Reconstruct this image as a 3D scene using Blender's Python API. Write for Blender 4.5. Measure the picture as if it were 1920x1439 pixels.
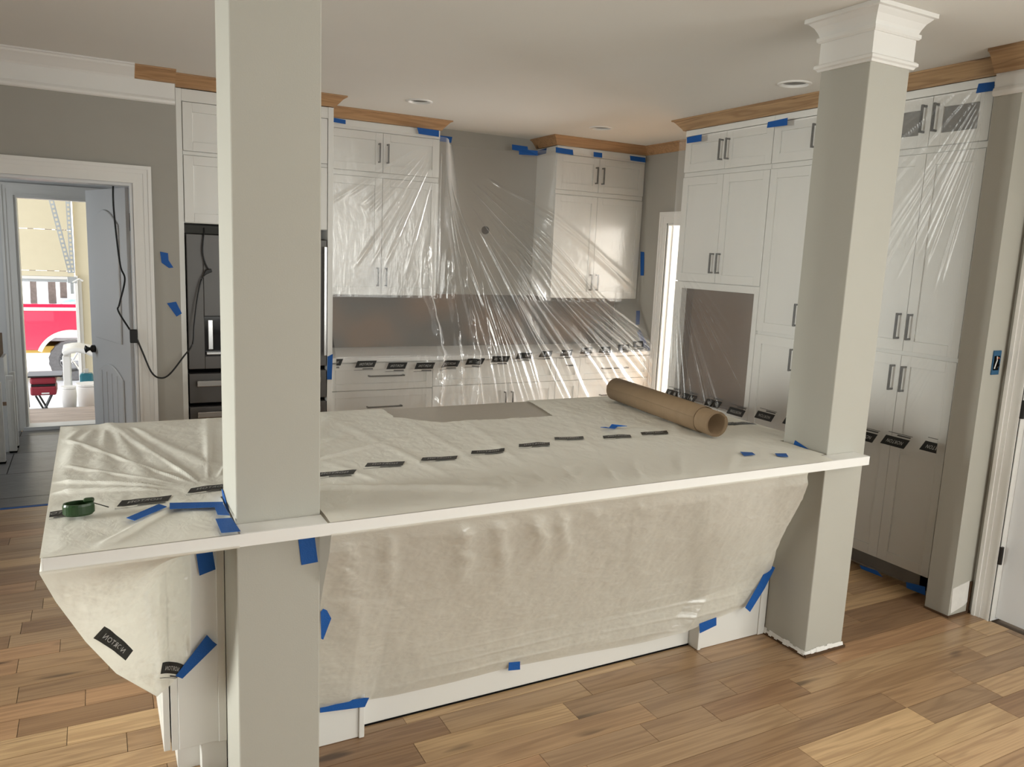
import bpy, bmesh, math, random
import numpy as np
from mathutils import Matrix, Vector

# ------------------------------------------------------------------ scene, camera, light
for o in list(bpy.data.objects):
    bpy.data.objects.remove(o, do_unlink=True)
SC = bpy.context.scene
COL = SC.collection
SC.view_settings.view_transform = 'Standard'
SC.view_settings.look = 'None'
SC.view_settings.gamma = 1.0
SC.view_settings.use_curve_mapping = False
SC.view_settings.exposure = 0.0

# camera solved from the photograph (1920 x 1439 frame, pixels)
FPX, YAW, PITCH, ROLL = 1463.28, 0.4959, 0.1624, 0.0436
CAM = np.array([-0.3325, -2.2179, 1.715])
_fw = np.array([math.sin(YAW)*math.cos(PITCH), math.cos(YAW)*math.cos(PITCH), -math.sin(PITCH)])
_r0 = np.array([math.cos(YAW), -math.sin(YAW), 0.0])
_u0 = np.cross(_r0, _fw)
_rt = math.cos(ROLL)*_r0 + math.sin(ROLL)*_u0
_up = -math.sin(ROLL)*_r0 + math.cos(ROLL)*_u0
cd = bpy.data.cameras.new('camera'); cd.sensor_width = 36.0; cd.lens = FPX/1920*36.0
cd.clip_start = 0.05; cd.clip_end = 200
cam = bpy.data.objects.new('camera', cd); COL.objects.link(cam)
M4 = Matrix.Identity(4)
for i in range(3):
    M4[i][0] = _rt[i]; M4[i][1] = _up[i]; M4[i][2] = -_fw[i]; M4[i][3] = CAM[i]
cam.matrix_world = M4
SC.camera = cam

def at(px, py, ax, val):
    """photo pixel -> point on the plane (axis ax = val) that the thing touches"""
    d = _fw + _rt*(px-960)/FPX - _up*(py-719.5)/FPX
    return CAM + d*((val-CAM[ax])/d[ax])

world = bpy.data.worlds.new('world'); SC.world = world; world.use_nodes = True
bg = world.node_tree.nodes['Background']
bg.inputs[0].default_value = (0.86, 0.93, 1.0, 1); bg.inputs[1].default_value = 3.0

def area_light(name, loc, direction, sx, sy, power, color, spread=180):
    ld = bpy.data.lights.new(name, 'AREA'); ld.shape = 'RECTANGLE'; ld.size = sx; ld.size_y = sy
    ld.energy = power; ld.color = color; ld.spread = math.radians(spread)
    o = bpy.data.objects.new(name, ld); COL.objects.link(o); o.location = loc
    o.rotation_euler = Vector(direction).to_track_quat('-Z', 'Y').to_euler()
    return o
sun = bpy.data.lights.new('sun', 'SUN'); sun.energy = 5.0; sun.angle = 0.01; sun.color = (1, .95, .88)
so = bpy.data.objects.new('sun', sun); COL.objects.link(so); so.rotation_euler = (math.radians(-38), math.radians(-12), 0); so.location = (0, 20, 8)
# daylight entering by the windows of the room (all of them out of the frame); garage and mudroom fill lamps are added
area_light('patio_door_daylight', (2.4, -6.35, 1.4), (-.02, 1, -.25), 2.2, 2.1, 98, (1.0, .975, .87))
area_light('dining_window_daylight', (3.53, -2.5, 1.65), (-1, .18, -.36), 1.8, 1.5, 44, (1.0, .975, .88))
area_light('side_window_daylight', (-4.35, 0.35, 1.5), (1, 0, -.14), 1.3, 1.5, 44, (.97, .985, .92), 70)
area_light('hall_window_daylight', (6.3, 3.0, 1.6), (-1, .1, .12), 1.6, 1.6, 230, (1, .985, .95))
area_light('garage_fill_light', (-3.9, 8.6, 1.0), (1, .05, .02), 2.6, 2.0, 60, (1, .97, .93))  # added fill lamp at an unseen, invented side opening of the garage

area_light('mudroom_fill_light', (-2.1, 4.7, 1.5), (1, -.1, -.15), .9, 1.0, 7.5, (.92, .97, 1.0))  # added fill lamp, brightens the open door and the tiles

# ------------------------------------------------------------------ materials
def lin(r, g, b):
    f = lambda c: (c/255/12.92) if c/255 <= .04045 else ((c/255+.055)/1.055)**2.4
    return (f(r), f(g), f(b), 1)
MATS = {}
def nd(nt, t, **kw):
    n = nt.nodes.new(t)
    for k, v in kw.items(): setattr(n, k, v)
    return n
def pmat(name, col, rough=.5, spec=.5, metal=0, noise=0, nscale=8, bump=0, bscale=60, coat=0):
    m = bpy.data.materials.new(name); m.use_nodes = True; nt = m.node_tree
    b = nt.nodes['Principled BSDF']
    b.inputs['Base Color'].default_value = col; b.inputs['Roughness'].default_value = rough
    b.inputs['Specular IOR Level'].default_value = spec; b.inputs['Metallic'].default_value = metal
    b.inputs['Coat Weight'].default_value = coat
    g = nd(nt, 'ShaderNodeNewGeometry')
    if noise:
        n = nd(nt, 'ShaderNodeTexNoise'); n.inputs['Scale'].default_value = nscale; n.inputs['Detail'].default_value = 5
        nt.links.new(g.outputs['Position'], n.inputs['Vector'])
        mx = nd(nt, 'ShaderNodeMix', data_type='RGBA'); mx.blend_type = 'MULTIPLY'; mx.inputs[0].default_value = 1
        mp = nd(nt, 'ShaderNodeMapRange'); mp.inputs['To Min'].default_value = 1-noise; mp.inputs['To Max'].default_value = 1+noise*.4
        nt.links.new(n.outputs['Fac'], mp.inputs['Value'])
        mx.inputs[6].default_value = col
        nt.links.new(mp.outputs[0], mx.inputs[7]); nt.links.new(mx.outputs[2], b.inputs['Base Color'])
    if bump:
        n2 = nd(nt, 'ShaderNodeTexNoise'); n2.inputs['Scale'].default_value = bscale; n2.inputs['Detail'].default_value = 3
        nt.links.new(g.outputs['Position'], n2.inputs['Vector'])
        bp = nd(nt, 'ShaderNodeBump'); bp.inputs['Strength'].default_value = bump; bp.inputs['Distance'].default_value = .01
        nt.links.new(n2.outputs['Fac'], bp.inputs['Height']); nt.links.new(bp.outputs[0], b.inputs['Normal'])
    MATS[name] = m
    return m
def woodmat(name, light, dark, axis='X', rough=.4, percol=True, scale=1.0, ringmix=.55):
    m = bpy.data.materials.new(name); m.use_nodes = True; nt = m.node_tree
    b = nt.nodes['Principled BSDF']; b.inputs['Roughness'].default_value = rough
    g = nd(nt, 'ShaderNodeNewGeometry'); oi = nd(nt, 'ShaderNodeObjectInfo')
    off = nd(nt, 'ShaderNodeVectorMath', operation='SCALE'); off.inputs[0].default_value = (37.0, 11.0, 5.0)
    nt.links.new(oi.outputs['Random'], off.inputs['Scale'])
    ad = nd(nt, 'ShaderNodeVectorMath', operation='ADD')
    nt.links.new(g.outputs['Position'], ad.inputs[0]); nt.links.new(off.outputs[0], ad.inputs[1])
    mp = nd(nt, 'ShaderNodeMapping')
    s = {'X': (.8, 12, 12), 'Y': (12, .8, 12), 'Z': (12, 12, .8)}[axis]
    mp.inputs['Scale'].default_value = tuple(v*scale for v in s)
    nt.links.new(ad.outputs[0], mp.inputs['Vector'])
    n1 = nd(nt, 'ShaderNodeTexNoise'); n1.inputs['Scale'].default_value = 1.0; n1.inputs['Detail'].default_value = 2; n1.inputs['Distortion'].default_value = .5
    nt.links.new(mp.outputs[0], n1.inputs['Vector'])
    ml = nd(nt, 'ShaderNodeMath', operation='MULTIPLY'); ml.inputs[1].default_value = 34
    nt.links.new(n1.outputs['Fac'], ml.inputs[0])
    sn = nd(nt, 'ShaderNodeMath', operation='SINE'); nt.links.new(ml.outputs[0], sn.inputs[0])
    mr = nd(nt, 'ShaderNodeMapRange'); mr.inputs['From Min'].default_value = -1; mr.inputs['From Max'].default_value = 1
    nt.links.new(sn.outputs[0], mr.inputs['Value'])
    pw = nd(nt, 'ShaderNodeMath', operation='POWER'); pw.inputs[1].default_value = 2.2; nt.links.new(mr.outputs[0], pw.inputs[0])
    mp2 = nd(nt, 'ShaderNodeMapping'); s2 = {'X': (3, 150, 150), 'Y': (150, 3, 150), 'Z': (150, 150, 3)}[axis]
    mp2.inputs['Scale'].default_value = s2; nt.links.new(ad.outputs[0], mp2.inputs['Vector'])
    n2 = nd(nt, 'ShaderNodeTexNoise'); n2.inputs['Scale'].default_value = 1; n2.inputs['Detail'].default_value = 3
    nt.links.new(mp2.outputs[0], n2.inputs['Vector'])
    # knots / mineral streaks
    mp3 = nd(nt, 'ShaderNodeMapping'); s3 = {'X': (3.2, 14, 14), 'Y': (14, 3.2, 14), 'Z': (14, 14, 3.2)}[axis]
    mp3.inputs['Scale'].default_value = s3; nt.links.new(ad.outputs[0], mp3.inputs['Vector'])
    n3 = nd(nt, 'ShaderNodeTexNoise'); n3.inputs['Scale'].default_value = 1; n3.inputs['Detail'].default_value = 1
    nt.links.new(mp3.outputs[0], n3.inputs['Vector'])
    kr = nd(nt, 'ShaderNodeMapRange'); kr.inputs['From Min'].default_value = .70; kr.inputs['From Max'].default_value = .80
    nt.links.new(n3.outputs['Fac'], kr.inputs['Value'])
    m1 = nd(nt, 'ShaderNodeMix', data_type='RGBA'); m1.inputs[6].default_value = light; m1.inputs[7].default_value = dark
    f1 = nd(nt, 'ShaderNodeMath', operation='MULTIPLY'); f1.inputs[1].default_value = ringmix; nt.links.new(pw.outputs[0], f1.inputs[0])
    nt.links.new(f1.outputs[0], m1.inputs[0])
    m2 = nd(nt, 'ShaderNodeMix', data_type='RGBA'); m2.inputs[7].default_value = dark
    f2 = nd(nt, 'ShaderNodeMapRange'); f2.inputs['From Min'].default_value = .35; f2.inputs['From Max'].default_value = .8; f2.inputs['To Max'].default_value = .5
    nt.links.new(n2.outputs['Fac'], f2.inputs['Value'])
    nt.links.new(f2.outputs[0], m2.inputs[0]); nt.links.new(m1.outputs[2], m2.inputs[6])
    m3 = nd(nt, 'ShaderNodeMix', data_type='RGBA'); m3.inputs[7].default_value = tuple(c*.28 for c in dark[:3])+(1,)
    k2 = nd(nt, 'ShaderNodeMath', operation='MULTIPLY'); k2.inputs[1].default_value = .75; nt.links.new(kr.outputs[0], k2.inputs[0])
    nt.links.new(k2.outputs[0], m3.inputs[0]); nt.links.new(m2.outputs[2], m3.inputs[6])
    out = m3.outputs[2]
    if percol:
        m4 = nd(nt, 'ShaderNodeMix', data_type='RGBA'); m4.blend_type = 'MULTIPLY'; m4.inputs[0].default_value = 1
        nt.links.new(out, m4.inputs[6]); nt.links.new(oi.outputs['Color'], m4.inputs[7]); out = m4.outputs[2]
    nt.links.new(out, b.inputs['Base Color'])
    bp = nd(nt, 'ShaderNodeBump'); bp.inputs['Strength'].default_value = .15; bp.inputs['Distance'].default_value = .002
    nt.links.new(n2.outputs['Fac'], bp.inputs['Height']); nt.links.new(bp.outputs[0], b.inputs['Normal'])
    MATS[name] = m
    return m
def filmmat(name, a, col, edge=.6, gloss=.14, rough=.22, bscale=(30, 30, 30), bump=.25, trans=.45):
    """thin translucent polythene: clear share, milky share, sheen"""
    m = bpy.data.materials.new(name); m.use_nodes = True; nt = m.node_tree
    nt.nodes.remove(nt.nodes['Principled BSDF'])
    out = nt.nodes['Material Output']
    g = nd(nt, 'ShaderNodeNewGeometry')
    mp = nd(nt, 'ShaderNodeMapping'); mp.inputs['Scale'].default_value = bscale
    nt.links.new(g.outputs['Position'], mp.inputs['Vector'])
    n = nd(nt, 'ShaderNodeTexNoise'); n.inputs['Scale'].default_value = 1; n.inputs['Detail'].default_value = 4; n.inputs['Distortion'].default_value = .8
    nt.links.new(mp.outputs[0], n.inputs['Vector'])
    bp = nd(nt, 'ShaderNodeBump'); bp.inputs['Strength'].default_value = bump; bp.inputs['Distance'].default_value = .012
    nt.links.new(n.outputs['Fac'], bp.inputs['Height'])
    tr = nd(nt, 'ShaderNodeBsdfTransparent'); tr.inputs[0].default_value = (.97, .97, .97, 1)
    df = nd(nt, 'ShaderNodeBsdfDiffuse'); df.inputs[0].default_value = col
    tl = nd(nt, 'ShaderNodeBsdfTranslucent'); tl.inputs[0].default_value = col
    gl = nd(nt, 'ShaderNodeBsdfGlossy'); gl.inputs['Roughness'].default_value = rough; gl.inputs[0].default_value = (1, 1, 1, 1)
    for x in (df, gl): nt.links.new(bp.outputs[0], x.inputs['Normal'])
    x1 = nd(nt, 'ShaderNodeMixShader'); x1.inputs[0].default_value = trans
    nt.links.new(df.outputs[0], x1.inputs[1]); nt.links.new(tl.outputs[0], x1.inputs[2])
    lw = nd(nt, 'ShaderNodeLayerWeight'); lw.inputs[0].default_value = .5
    pw = nd(nt, 'ShaderNodeMath', operation='POWER'); pw.inputs[1].default_value = 3; nt.links.new(lw.outputs['Facing'], pw.inputs[0])
    ma = nd(nt, 'ShaderNodeMath', operation='MULTIPLY_ADD'); ma.inputs[1].default_value = edge; ma.inputs[2].default_value = a
    nt.links.new(pw.outputs[0], ma.inputs[0])
    cl = nd(nt, 'ShaderNodeMath', operation='MINIMUM'); cl.inputs[1].default_value = 1; nt.links.new(ma.outputs[0], cl.inputs[0])
    x2 = nd(nt, 'ShaderNodeMixShader'); nt.links.new(cl.outputs[0], x2.inputs[0])
    nt.links.new(tr.outputs[0], x2.inputs[1]); nt.links.new(x1.outputs[0], x2.inputs[2])
    x3 = nd(nt, 'ShaderNodeMixShader'); x3.inputs[0].default_value = gloss
    nt.links.new(x2.outputs[0], x3.inputs[1]); nt.links.new(gl.outputs[0], x3.inputs[2])
    nt.links.new(x3.outputs[0], out.inputs['Surface'])
    MATS[name] = m
    return m
def emit(name, col, s):
    m = bpy.data.materials.new(name); m.use_nodes = True
    b = m.node_tree.nodes['Principled BSDF']; b.inputs['Base Color'].default_value = col
    b.inputs['Emission Color'].default_value = col; b.inputs['Emission Strength'].default_value = s
    MATS[name] = m

pmat('greige_paint', (.385, .37, .33, 1), .75, .3, noise=.04, bump=.05, bscale=220)
pmat('greige_paint_lit', (.46, .45, .40, 1), .7, .3, noise=.03, bump=.05, bscale=220)  # same paint as the walls, lightened where columns and stub catch more light
pmat('ceiling_paint', (.77, .755, .71, 1), .85, .2, noise=.03, nscale=2, bump=.04, bscale=200)
pmat('baffle_grey', (.30, .29, .27, 1), .5, .4)
pmat('white_trim', (.80, .79, .76, 1), .38, .5, noise=.02)
pmat('cabinet_white', (.775, .77, .735, 1), .35, .5, noise=.015)
pmat('door_white', (.74, .75, .76, 1), .4, .5)
pmat('quartz', (.47, .43, .37, 1), .3, .5, noise=.1, nscale=30)
pmat('ledge_white', (.86, .855, .83, 1), .3, .5, noise=.02)
pmat('black_metal', (.012, .012, .012, 1), .35, .5)
pmat('black_plastic', (.006, .006, .006, 1), .45, .4)
pmat('ink', (.012, .012, .011, 1), .4, .4)
pmat('ink_white', (.42, .415, .40, 1), .5, .4)
pmat('ink_grey', (.08, .078, .075, 1), .5, .4)
pmat('blue_tape', (.008, .095, .37, 1), .55, .3, noise=.12, nscale=60, bump=.2, bscale=300)
pmat('stainless', (.105, .10, .096, 1), .42, .5, metal=.25, noise=.06, nscale=5)
pmat('stainless_bright', (.55, .55, .55, 1), .25, .5, metal=1)
pmat('dark_gap', (.004, .004, .004, 1), .9, .1)
pmat('mirror_black', (.015, .016, .02, 1), .06, .6)
pmat('oven_cavity', (.15, .095, .06, 1), .7, .2, noise=.25, nscale=5)
pmat('backsplash_grey', (.21, .195, .175, 1), .6, .3, noise=.3, nscale=3)
pmat('backsplash_brown', (.30, .20, .135, 1), .6, .3, noise=.25, nscale=4)
pmat('cabinet_glass', (.16, .158, .15, 1), .12, .5)
pmat('kraft', (.215, .148, .088, 1), .7, .25, noise=.12, nscale=25, bump=.1, bscale=150)
pmat('green_plastic', (.016, .045, .013, 1), .35, .5)
pmat('box_blue', (.02, .10, .21, 1), .5, .4)
pmat('copper', (.45, .12, .05, 1), .4, .5)
pmat('plaster_patch', (.80, .79, .76, 1), .8, .2, noise=.15, nscale=30)
pmat('caulk', (.82, .81, .78, 1), .6, .3, noise=.1, nscale=60)
pmat('raw_gap', (.10, .06, .035, 1), .9, .1)
pmat('garage_cream', (.74, .66, .48, 1), .6, .3, noise=.04)
pmat('garage_white', (.82, .80, .77, 1), .5, .4)
pmat('galvanised', (.52, .54, .55, 1), .4, .5, metal=.6)
pmat('truck_red', (.62, .02, .07, 1), .25, .6, coat=.4)
pmat('tyre', (.16, .155, .16, 1), .8, .2, noise=.3, nscale=30)
pmat('grill_red', (.26, .015, .03, 1), .4, .5)
pmat('tile_grey', (.16, .155, .152, 1), .28, .5, noise=.35, nscale=4, bump=.3, bscale=9)
pmat('grout', (.06, .058, .056, 1), .9, .1)
pmat('yellow_plastic', (.80, .55, .12, 1), .5, .4)
pmat('teal_paint', (.03, .22, .30, 1), .25, .6)
pmat('glass_pale', (.35, .45, .5, 1), .08, .6)
pmat('bark', (.26, .20, .17, 1), .9, .1, noise=.4, nscale=9)
pmat('ground', (.55, .55, .56, 1), .9, .1, noise=.2)
pmat('concrete', (.42, .43, .45, 1), .8, .2, noise=.2)
pmat('subfloor', (.10, .07, .045, 1), .9, .1)
pmat('bare_pine', lin(196, 150, 104), .6, .3)
def blotch(name, c1, c2, sc):
    m = pmat(name, c1, .6, .3); nt = m.node_tree; b = nt.nodes['Principled BSDF']
    g = nd(nt, 'ShaderNodeNewGeometry'); n = nd(nt, 'ShaderNodeTexNoise'); n.inputs['Scale'].default_value = sc; n.inputs['Detail'].default_value = 1
    nt.links.new(g.outputs['Position'], n.inputs['Vector'])
    r = nd(nt, 'ShaderNodeMapRange'); r.inputs['From Min'].default_value = .40; r.inputs['From Max'].default_value = .58; nt.links.new(n.outputs['Fac'], r.inputs['Value'])
    x = nd(nt, 'ShaderNodeMix', data_type='RGBA'); x.inputs[6].default_value = c1; x.inputs[7].default_value = c2
    nt.links.new(r.outputs[0], x.inputs[0]); nt.links.new(x.outputs[2], b.inputs['Base Color'])
blotch('backsplash_mix', (.10, .093, .085, 1), (.20, .125, .08, 1), 1.7)
woodmat('floor_wood', lin(180, 151, 119), lin(128, 99, 74), 'X', .30, True, 1.25, .45)
woodmat('crown_wood_x', lin(182, 144, 104), lin(142, 105, 72), 'X', .55, False, 1.4, .5)
woodmat('crown_wood_y', lin(180, 148, 110), lin(132, 100, 70), 'Y', .55, False, 1.4, .6)
woodmat('plywood', lin(196, 180, 170), lin(140, 124, 118), 'X', .5, False)
filmmat('film_clear', .13, (.92, .915, .90, 1), edge=1.0, gloss=.10, rough=.20, bscale=(26, 26, 9), bump=.22)
filmmat('film_light', .15, (.90, .89, .87, 1), edge=.5, gloss=.06, rough=.3, bscale=(14, 14, 6), bump=.15)
filmmat('film_drape', .74, (.91, .895, .82, 1), edge=.35, gloss=.10, rough=.30, bscale=(22, 14, 40), bump=.3, trans=.45)
filmmat('film_top_brightened', .94, (.97, .955, .88, 1), edge=.3, gloss=.07, rough=.34, bscale=(22, 14, 40), bump=.3, trans=.22)  # same plastic as film_drape, whitened to make up for weak light on top

# ------------------------------------------------------------------ helpers
def rawobj(name, me, mat, parent=None):
    o = bpy.data.objects.new(name, me); COL.objects.link(o)
    if mat is not None and len(me.materials) == 0: me.materials.append(MATS[mat] if isinstance(mat, str) else mat)
    if parent is not None:
        o.parent = parent
        if parent.type == 'EMPTY': o.location = -parent.location
    return o
class MB:
    def __init__(s): s.v = []; s.f = []
    def quadbox(s, c):           # 8 corners: bottom 0-3, top 4-7
        n = len(s.v); s.v += [tuple(map(float, p)) for p in c]
        s.f += [tuple(n+i for i in q) for q in ((3,2,1,0),(4,5,6,7),(0,1,5,4),(1,2,6,5),(2,3,7,6),(3,0,4,7))]
        return s
    def box(s, x0, x1, y0, y1, z0, z1):
        x0, x1 = sorted((x0, x1)); y0, y1 = sorted((y0, y1)); z0, z1 = sorted((z0, z1))
        return s.quadbox([(x0,y0,z0),(x1,y0,z0),(x1,y1,z0),(x0,y1,z0),(x0,y0,z1),(x1,y0,z1),(x1,y1,z1),(x0,y1,z1)])
    def slab(s, poly, n, th):    # polygon extruded by n*th
        n = np.array(n, float)*th; k = len(s.v); P = [np.array(p, float) for p in poly]; m = len(P)
        s.v += [tuple(p) for p in P]+[tuple(p+n) for p in P]
        s.f.append(tuple(range(k+m-1, k-1, -1))); s.f.append(tuple(range(k+m, k+2*m)))
        for i in range(m): j = (i+1) % m; s.f.append((k+i, k+j, k+m+j, k+m+i))
        return s
    def tube(s, pts, r, seg=8, cap=True):
        P = [np.array(p, float) for p in pts]; k = len(s.v); n = len(P)
        rr = r if hasattr(r, '__len__') else [r]*n
        for i, p in enumerate(P):
            t = P[min(i+1, n-1)]-P[max(i-1, 0)]; t /= np.linalg.norm(t)+1e-12
            a = np.array((0, 0, 1.0)) if abs(t[2]) < .9 else np.array((1.0, 0, 0))
            u = np.cross(t, a); u /= np.linalg.norm(u); w = np.cross(t, u)
            for j in range(seg):
                q = 2*math.pi*j/seg; s.v.append(tuple(p+rr[i]*(math.cos(q)*u+math.sin(q)*w)))
        for i in range(n-1):
            for j in range(seg):
                a, b = k+i*seg+j, k+i*seg+(j+1) % seg; s.f.append((a, b, b+seg, a+seg))
        if cap:
            s.f.append(tuple(range(k+seg-1, k-1, -1))); s.f.append(tuple(range(k+(n-1)*seg, k+n*seg)))
        return s
    def build(s, name, mat, parent=None, bevel=0, smooth=False):
        me = bpy.data.meshes.new(name); me.from_pydata(s.v, [], s.f)
        bm = bmesh.new(); bm.from_mesh(me); bmesh.ops.recalc_face_normals(bm, faces=bm.faces); bm.to_mesh(me); bm.free()
        if smooth:
            me.polygons.foreach_set('use_smooth', [True]*len(me.polygons))
        me.update()
        o = rawobj(name, me, mat, parent)
        if bevel:
            md = o.modifiers.new('bevel', 'BEVEL'); md.width = bevel; md.segments = 2; md.limit_method = 'ANGLE'; md.angle_limit = math.radians(40)
        return o
def B(*a): return MB().box(*a)
def tag(o, label, cat, group=None):
    o['label'] = label; o['category'] = cat
    if group: o['group'] = group
    return o
def thing(name, label, cat, loc, group=None):
    o = bpy.data.objects.new(name, None); COL.objects.link(o); o.location = Vector(loc); o.empty_display_size = .1
    return tag(o, label, cat, group)
def struct(o, label=None):
    o['kind'] = 'structure'
    if label: o['label'] = label
    return o
def grid(name, P, mat, parent=None, mask=None, smooth=True):
    """P: (nu, nv, 3) array of points; mask: (nu-1, nv-1) bool of cells kept"""
    nu, nv = P.shape[:2]
    idx = np.arange(nu*nv).reshape(nu, nv)
    q = np.stack([idx[:-1, :-1], idx[1:, :-1], idx[1:, 1:], idx[:-1, 1:]], -1)
    q = q[mask] if mask is not None else q.reshape(-1, 4)
    used = np.unique(q); re = np.full(nu*nv, -1); re[used] = np.arange(len(used)); q = re[q]
    V = P.reshape(-1, 3)[used].astype(np.float32)
    me = bpy.data.meshes.new(name); me.vertices.add(len(V)); me.vertices.foreach_set('co', V.ravel())
    me.loops.add(q.size); me.loops.foreach_set('vertex_index', q.ravel().astype(np.int32))
    me.polygons.add(len(q)); me.polygons.foreach_set('loop_start', np.arange(0, q.size, 4, dtype=np.int32))
    me.polygons.foreach_set('use_smooth', [smooth]*len(q))
    me.update(calc_edges=True); me.validate()
    return rawobj(name, me, mat, parent)
_rs = np.random.RandomState(7); _H = _rs.rand(64, 64)
def vn(x, y):
    x = np.asarray(x, float); y = np.asarray(y, float); xi = np.floor(x).astype(int); yi = np.floor(y).astype(int)
    fx = x-xi; fy = y-yi; fx = fx*fx*(3-2*fx); fy = fy*fy*(3-2*fy)
    h = lambda a, b: _H[a % 64, b % 64]
    return (h(xi, yi)*(1-fx)+h(xi+1, yi)*fx)*(1-fy)+(h(xi, yi+1)*(1-fx)+h(xi+1, yi+1)*fx)*fy-.5
def fbm(x, y, o=4):
    r = 0; a = 1
    for i in range(o): r = r+a*vn(x*2**i+7.3*i, y*2**i+3.1*i); a *= .5
    return r
def sstep(a, b, x):
    t = np.clip((np.asarray(x, float)-a)/(b-a), 0, 1); return t*t*(3-2*t)
def sweep(name, prof, path, mat, parent=None, side=1, closed=False, smooth=False):
    """profile (out, z) swept along an XY path; side=+1 puts 'out' on the left of travel"""
    P = [np.array(p, float) for p in path]; n = len(P); offs = []
    for i in range(n):
        d = []
        if i > 0 or closed: d.append(P[i]-P[i-1])
        if i < n-1 or closed: d.append(P[(i+1) % n]-P[i])
        ns = [np.array((-e[1], e[0]))/np.linalg.norm(e)*side for e in d]
        if len(ns) == 1: offs.append(ns[0])
        else:
            m = ns[0]+ns[1]; offs.append(m/(m@ns[0]))
    mb = MB(); k = len(prof)
    for i in range(n):
        for (o_, z_) in prof:
            q = P[i]+offs[i]*o_; mb.v.append((q[0], q[1], z_))
    for i in range(n if closed else n-1):
        j = (i+1) % n
        for a in range(k):
            b = (a+1) % k; mb.f.append((i*k+a, i*k+b, j*k+b, j*k+a))
    if not closed:
        mb.f.append(tuple(range(k))); mb.f.append(tuple((n-1)*k+a for a in reversed(range(k))))
    return mb.build(name, mat, parent)
H = 2.7455
def crown_profile(p, h, z=H):
    return [(0, z-h), (.012, z-h), (.016, z-h*.86), (p*.42, z-h*.62), (p*.70, z-h*.30), (p*.84, z-h*.17), (p, z-h*.13), (p, z-.0005), (0, z-.0005)]

# ------------------------------------------------------------------ setting: floors, ceiling, walls
PW, PH = .1185, .013
rnd = random.Random(4)
floor = struct(B(-4.5, 4.2, -6.5, 3.43, -.05, -.012).build('floor', 'subfloor'), 'hickory plank floor with mixed light and brown boards')
tones = [(1,.98,.93), (1.10,1.08,1.0), (.80,.74,.68), (1.22,1.20,1.10), (.92,.86,.78), (.72,.64,.58), (1.05,.93,.84), (.86,.83,.80), (1.30,1.30,1.18), (.96,.94,.88)]
joints = {2: [1.673], 1: [1.366], 0: [1.657], -1: [1.913], -2: [1.418, 1.719], -3: [2.014, 1.1], 8: [-.64], 6: [-.623], 5: [-.47], 4: [-.287], 9: [-.332], 13: [-.667], 3: [.9]}
def cam_seen(x, y):
    v = np.array((x, y, 0))-CAM; w = v@_fw
    if w < .2: return False
    px = 960+FPX*(v@_rt)/w; py = 719.5-FPX*(v@_up)/w
    return -150 < px < 2070 and py < 1600
plank_rest = MB(); nplank = 0
# holes under columns are left to the columns' feet; cabinet footprints keep their boards hidden
for r in range(-52, 30):
    y0 = PH+r*PW; y1 = y0+PW
    if y0 < -6.4: continue
    y1 = min(y1, 3.428)
    if y1-y0 < .02: continue
    js = sorted(joints.get(r, []))
    x = -4.45-rnd.random()*.8; cuts = []
    while x < 4.2:
        x += rnd.choice([.45, .62, .8, 1.0, 1.22, .35, .9]); cuts.append(x)
    if js: cuts = [c for c in cuts if min(abs(c-j) for j in js) > .33]+js
    cuts = sorted(c for c in cuts if -4.4 < c < 4.1)
    xs = [-4.45]+cuts+[4.19]
    for a, b in zip(xs[:-1], xs[1:]):
        g = .001
        xr = min(b, 3.6) if y1 < -.02 else b
        if xr-a < .03: continue
        h = rnd.random()*.0008
        seen = any(cam_seen(xx, yy) for xx in (a, (a+b)/2, b) for yy in (y0, y1))
        hidden = (a > -.1 and b < 2.4 and y0 > .33 and y1 < 1.4) or y0 > 2.9 and a > -.1
        if seen and not hidden and nplank < 300:
            o = B(a+g, xr-g, y0+g, y1-g, -.012, -h).build('plank', 'floor_wood', floor)
            t = rnd.choice(tones); k = .92+.16*rnd.random(); o.color = (t[0]*k, t[1]*k, t[2]*k, 1); nplank += 1
        else:
            plank_rest.box(a+g, xr-g, y0+g, y1-g, -.012, -h)
pr_ = plank_rest.build('plank_field', 'floor_wood', floor); pr_['kind'] = 'stuff'; pr_.color = (.97, .93, .88, 1)
# mudroom tile floor
mf = struct(B(-2.2, .3, 3.43, 5.75, -.05, -.008).build('floor', 'grout'), 'dark grey wood-look tile floor of the mudroom')
for i in range(-1, 4):
    for j in range(3):
        ya, yb = 3.66+(i)*.62, 3.66+(i+1)*.62
        xa = -2.15+j*1.22-(.0 if i % 2 else .55)
        B(max(xa, -2.19)+.003, min(xa+1.22, .29)-.003, max(ya, 3.455)+.003, min(yb, 5.745)-.003, -.008, 0).build('tile', 'tile_grey', mf)

# ceiling with round cut-outs for the cans
LIGHTS = [at(786, 190, 2, H), at(1127, 240, 2, H), at(1490, 157, 2, H)]
LR = .078
bm = bmesh.new()
def loop(pts):
    vs = [bm.verts.new((p[0], p[1], H)) for p in pts]
    return [bm.edges.new((vs[i], vs[(i+1) % len(vs)])) for i in range(len(vs))]
es = loop([(-4.6, -6.6), (4.3, -6.6), (4.3, 4.2), (-4.6, 4.2)])
for c in LIGHTS: es += loop([(c[0]+LR*math.cos(2*math.pi*i/40), c[1]+LR*math.sin(2*math.pi*i/40)) for i in range(40)])
bmesh.ops.triangle_fill(bm, edges=es, use_beauty=True)
for f in list(bm.faces):
    c = f.calc_center_median()
    if any((c.x-l[0])**2+(c.y-l[1])**2 < (LR*.7)**2 for l in LIGHTS): bm.faces.remove(f)
me = bpy.data.meshes.new('ceiling'); bm.to_mesh(me); bm.free()
struct(rawobj('ceiling', me, 'ceiling_paint'), 'flat off-white painted ceiling')
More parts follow.
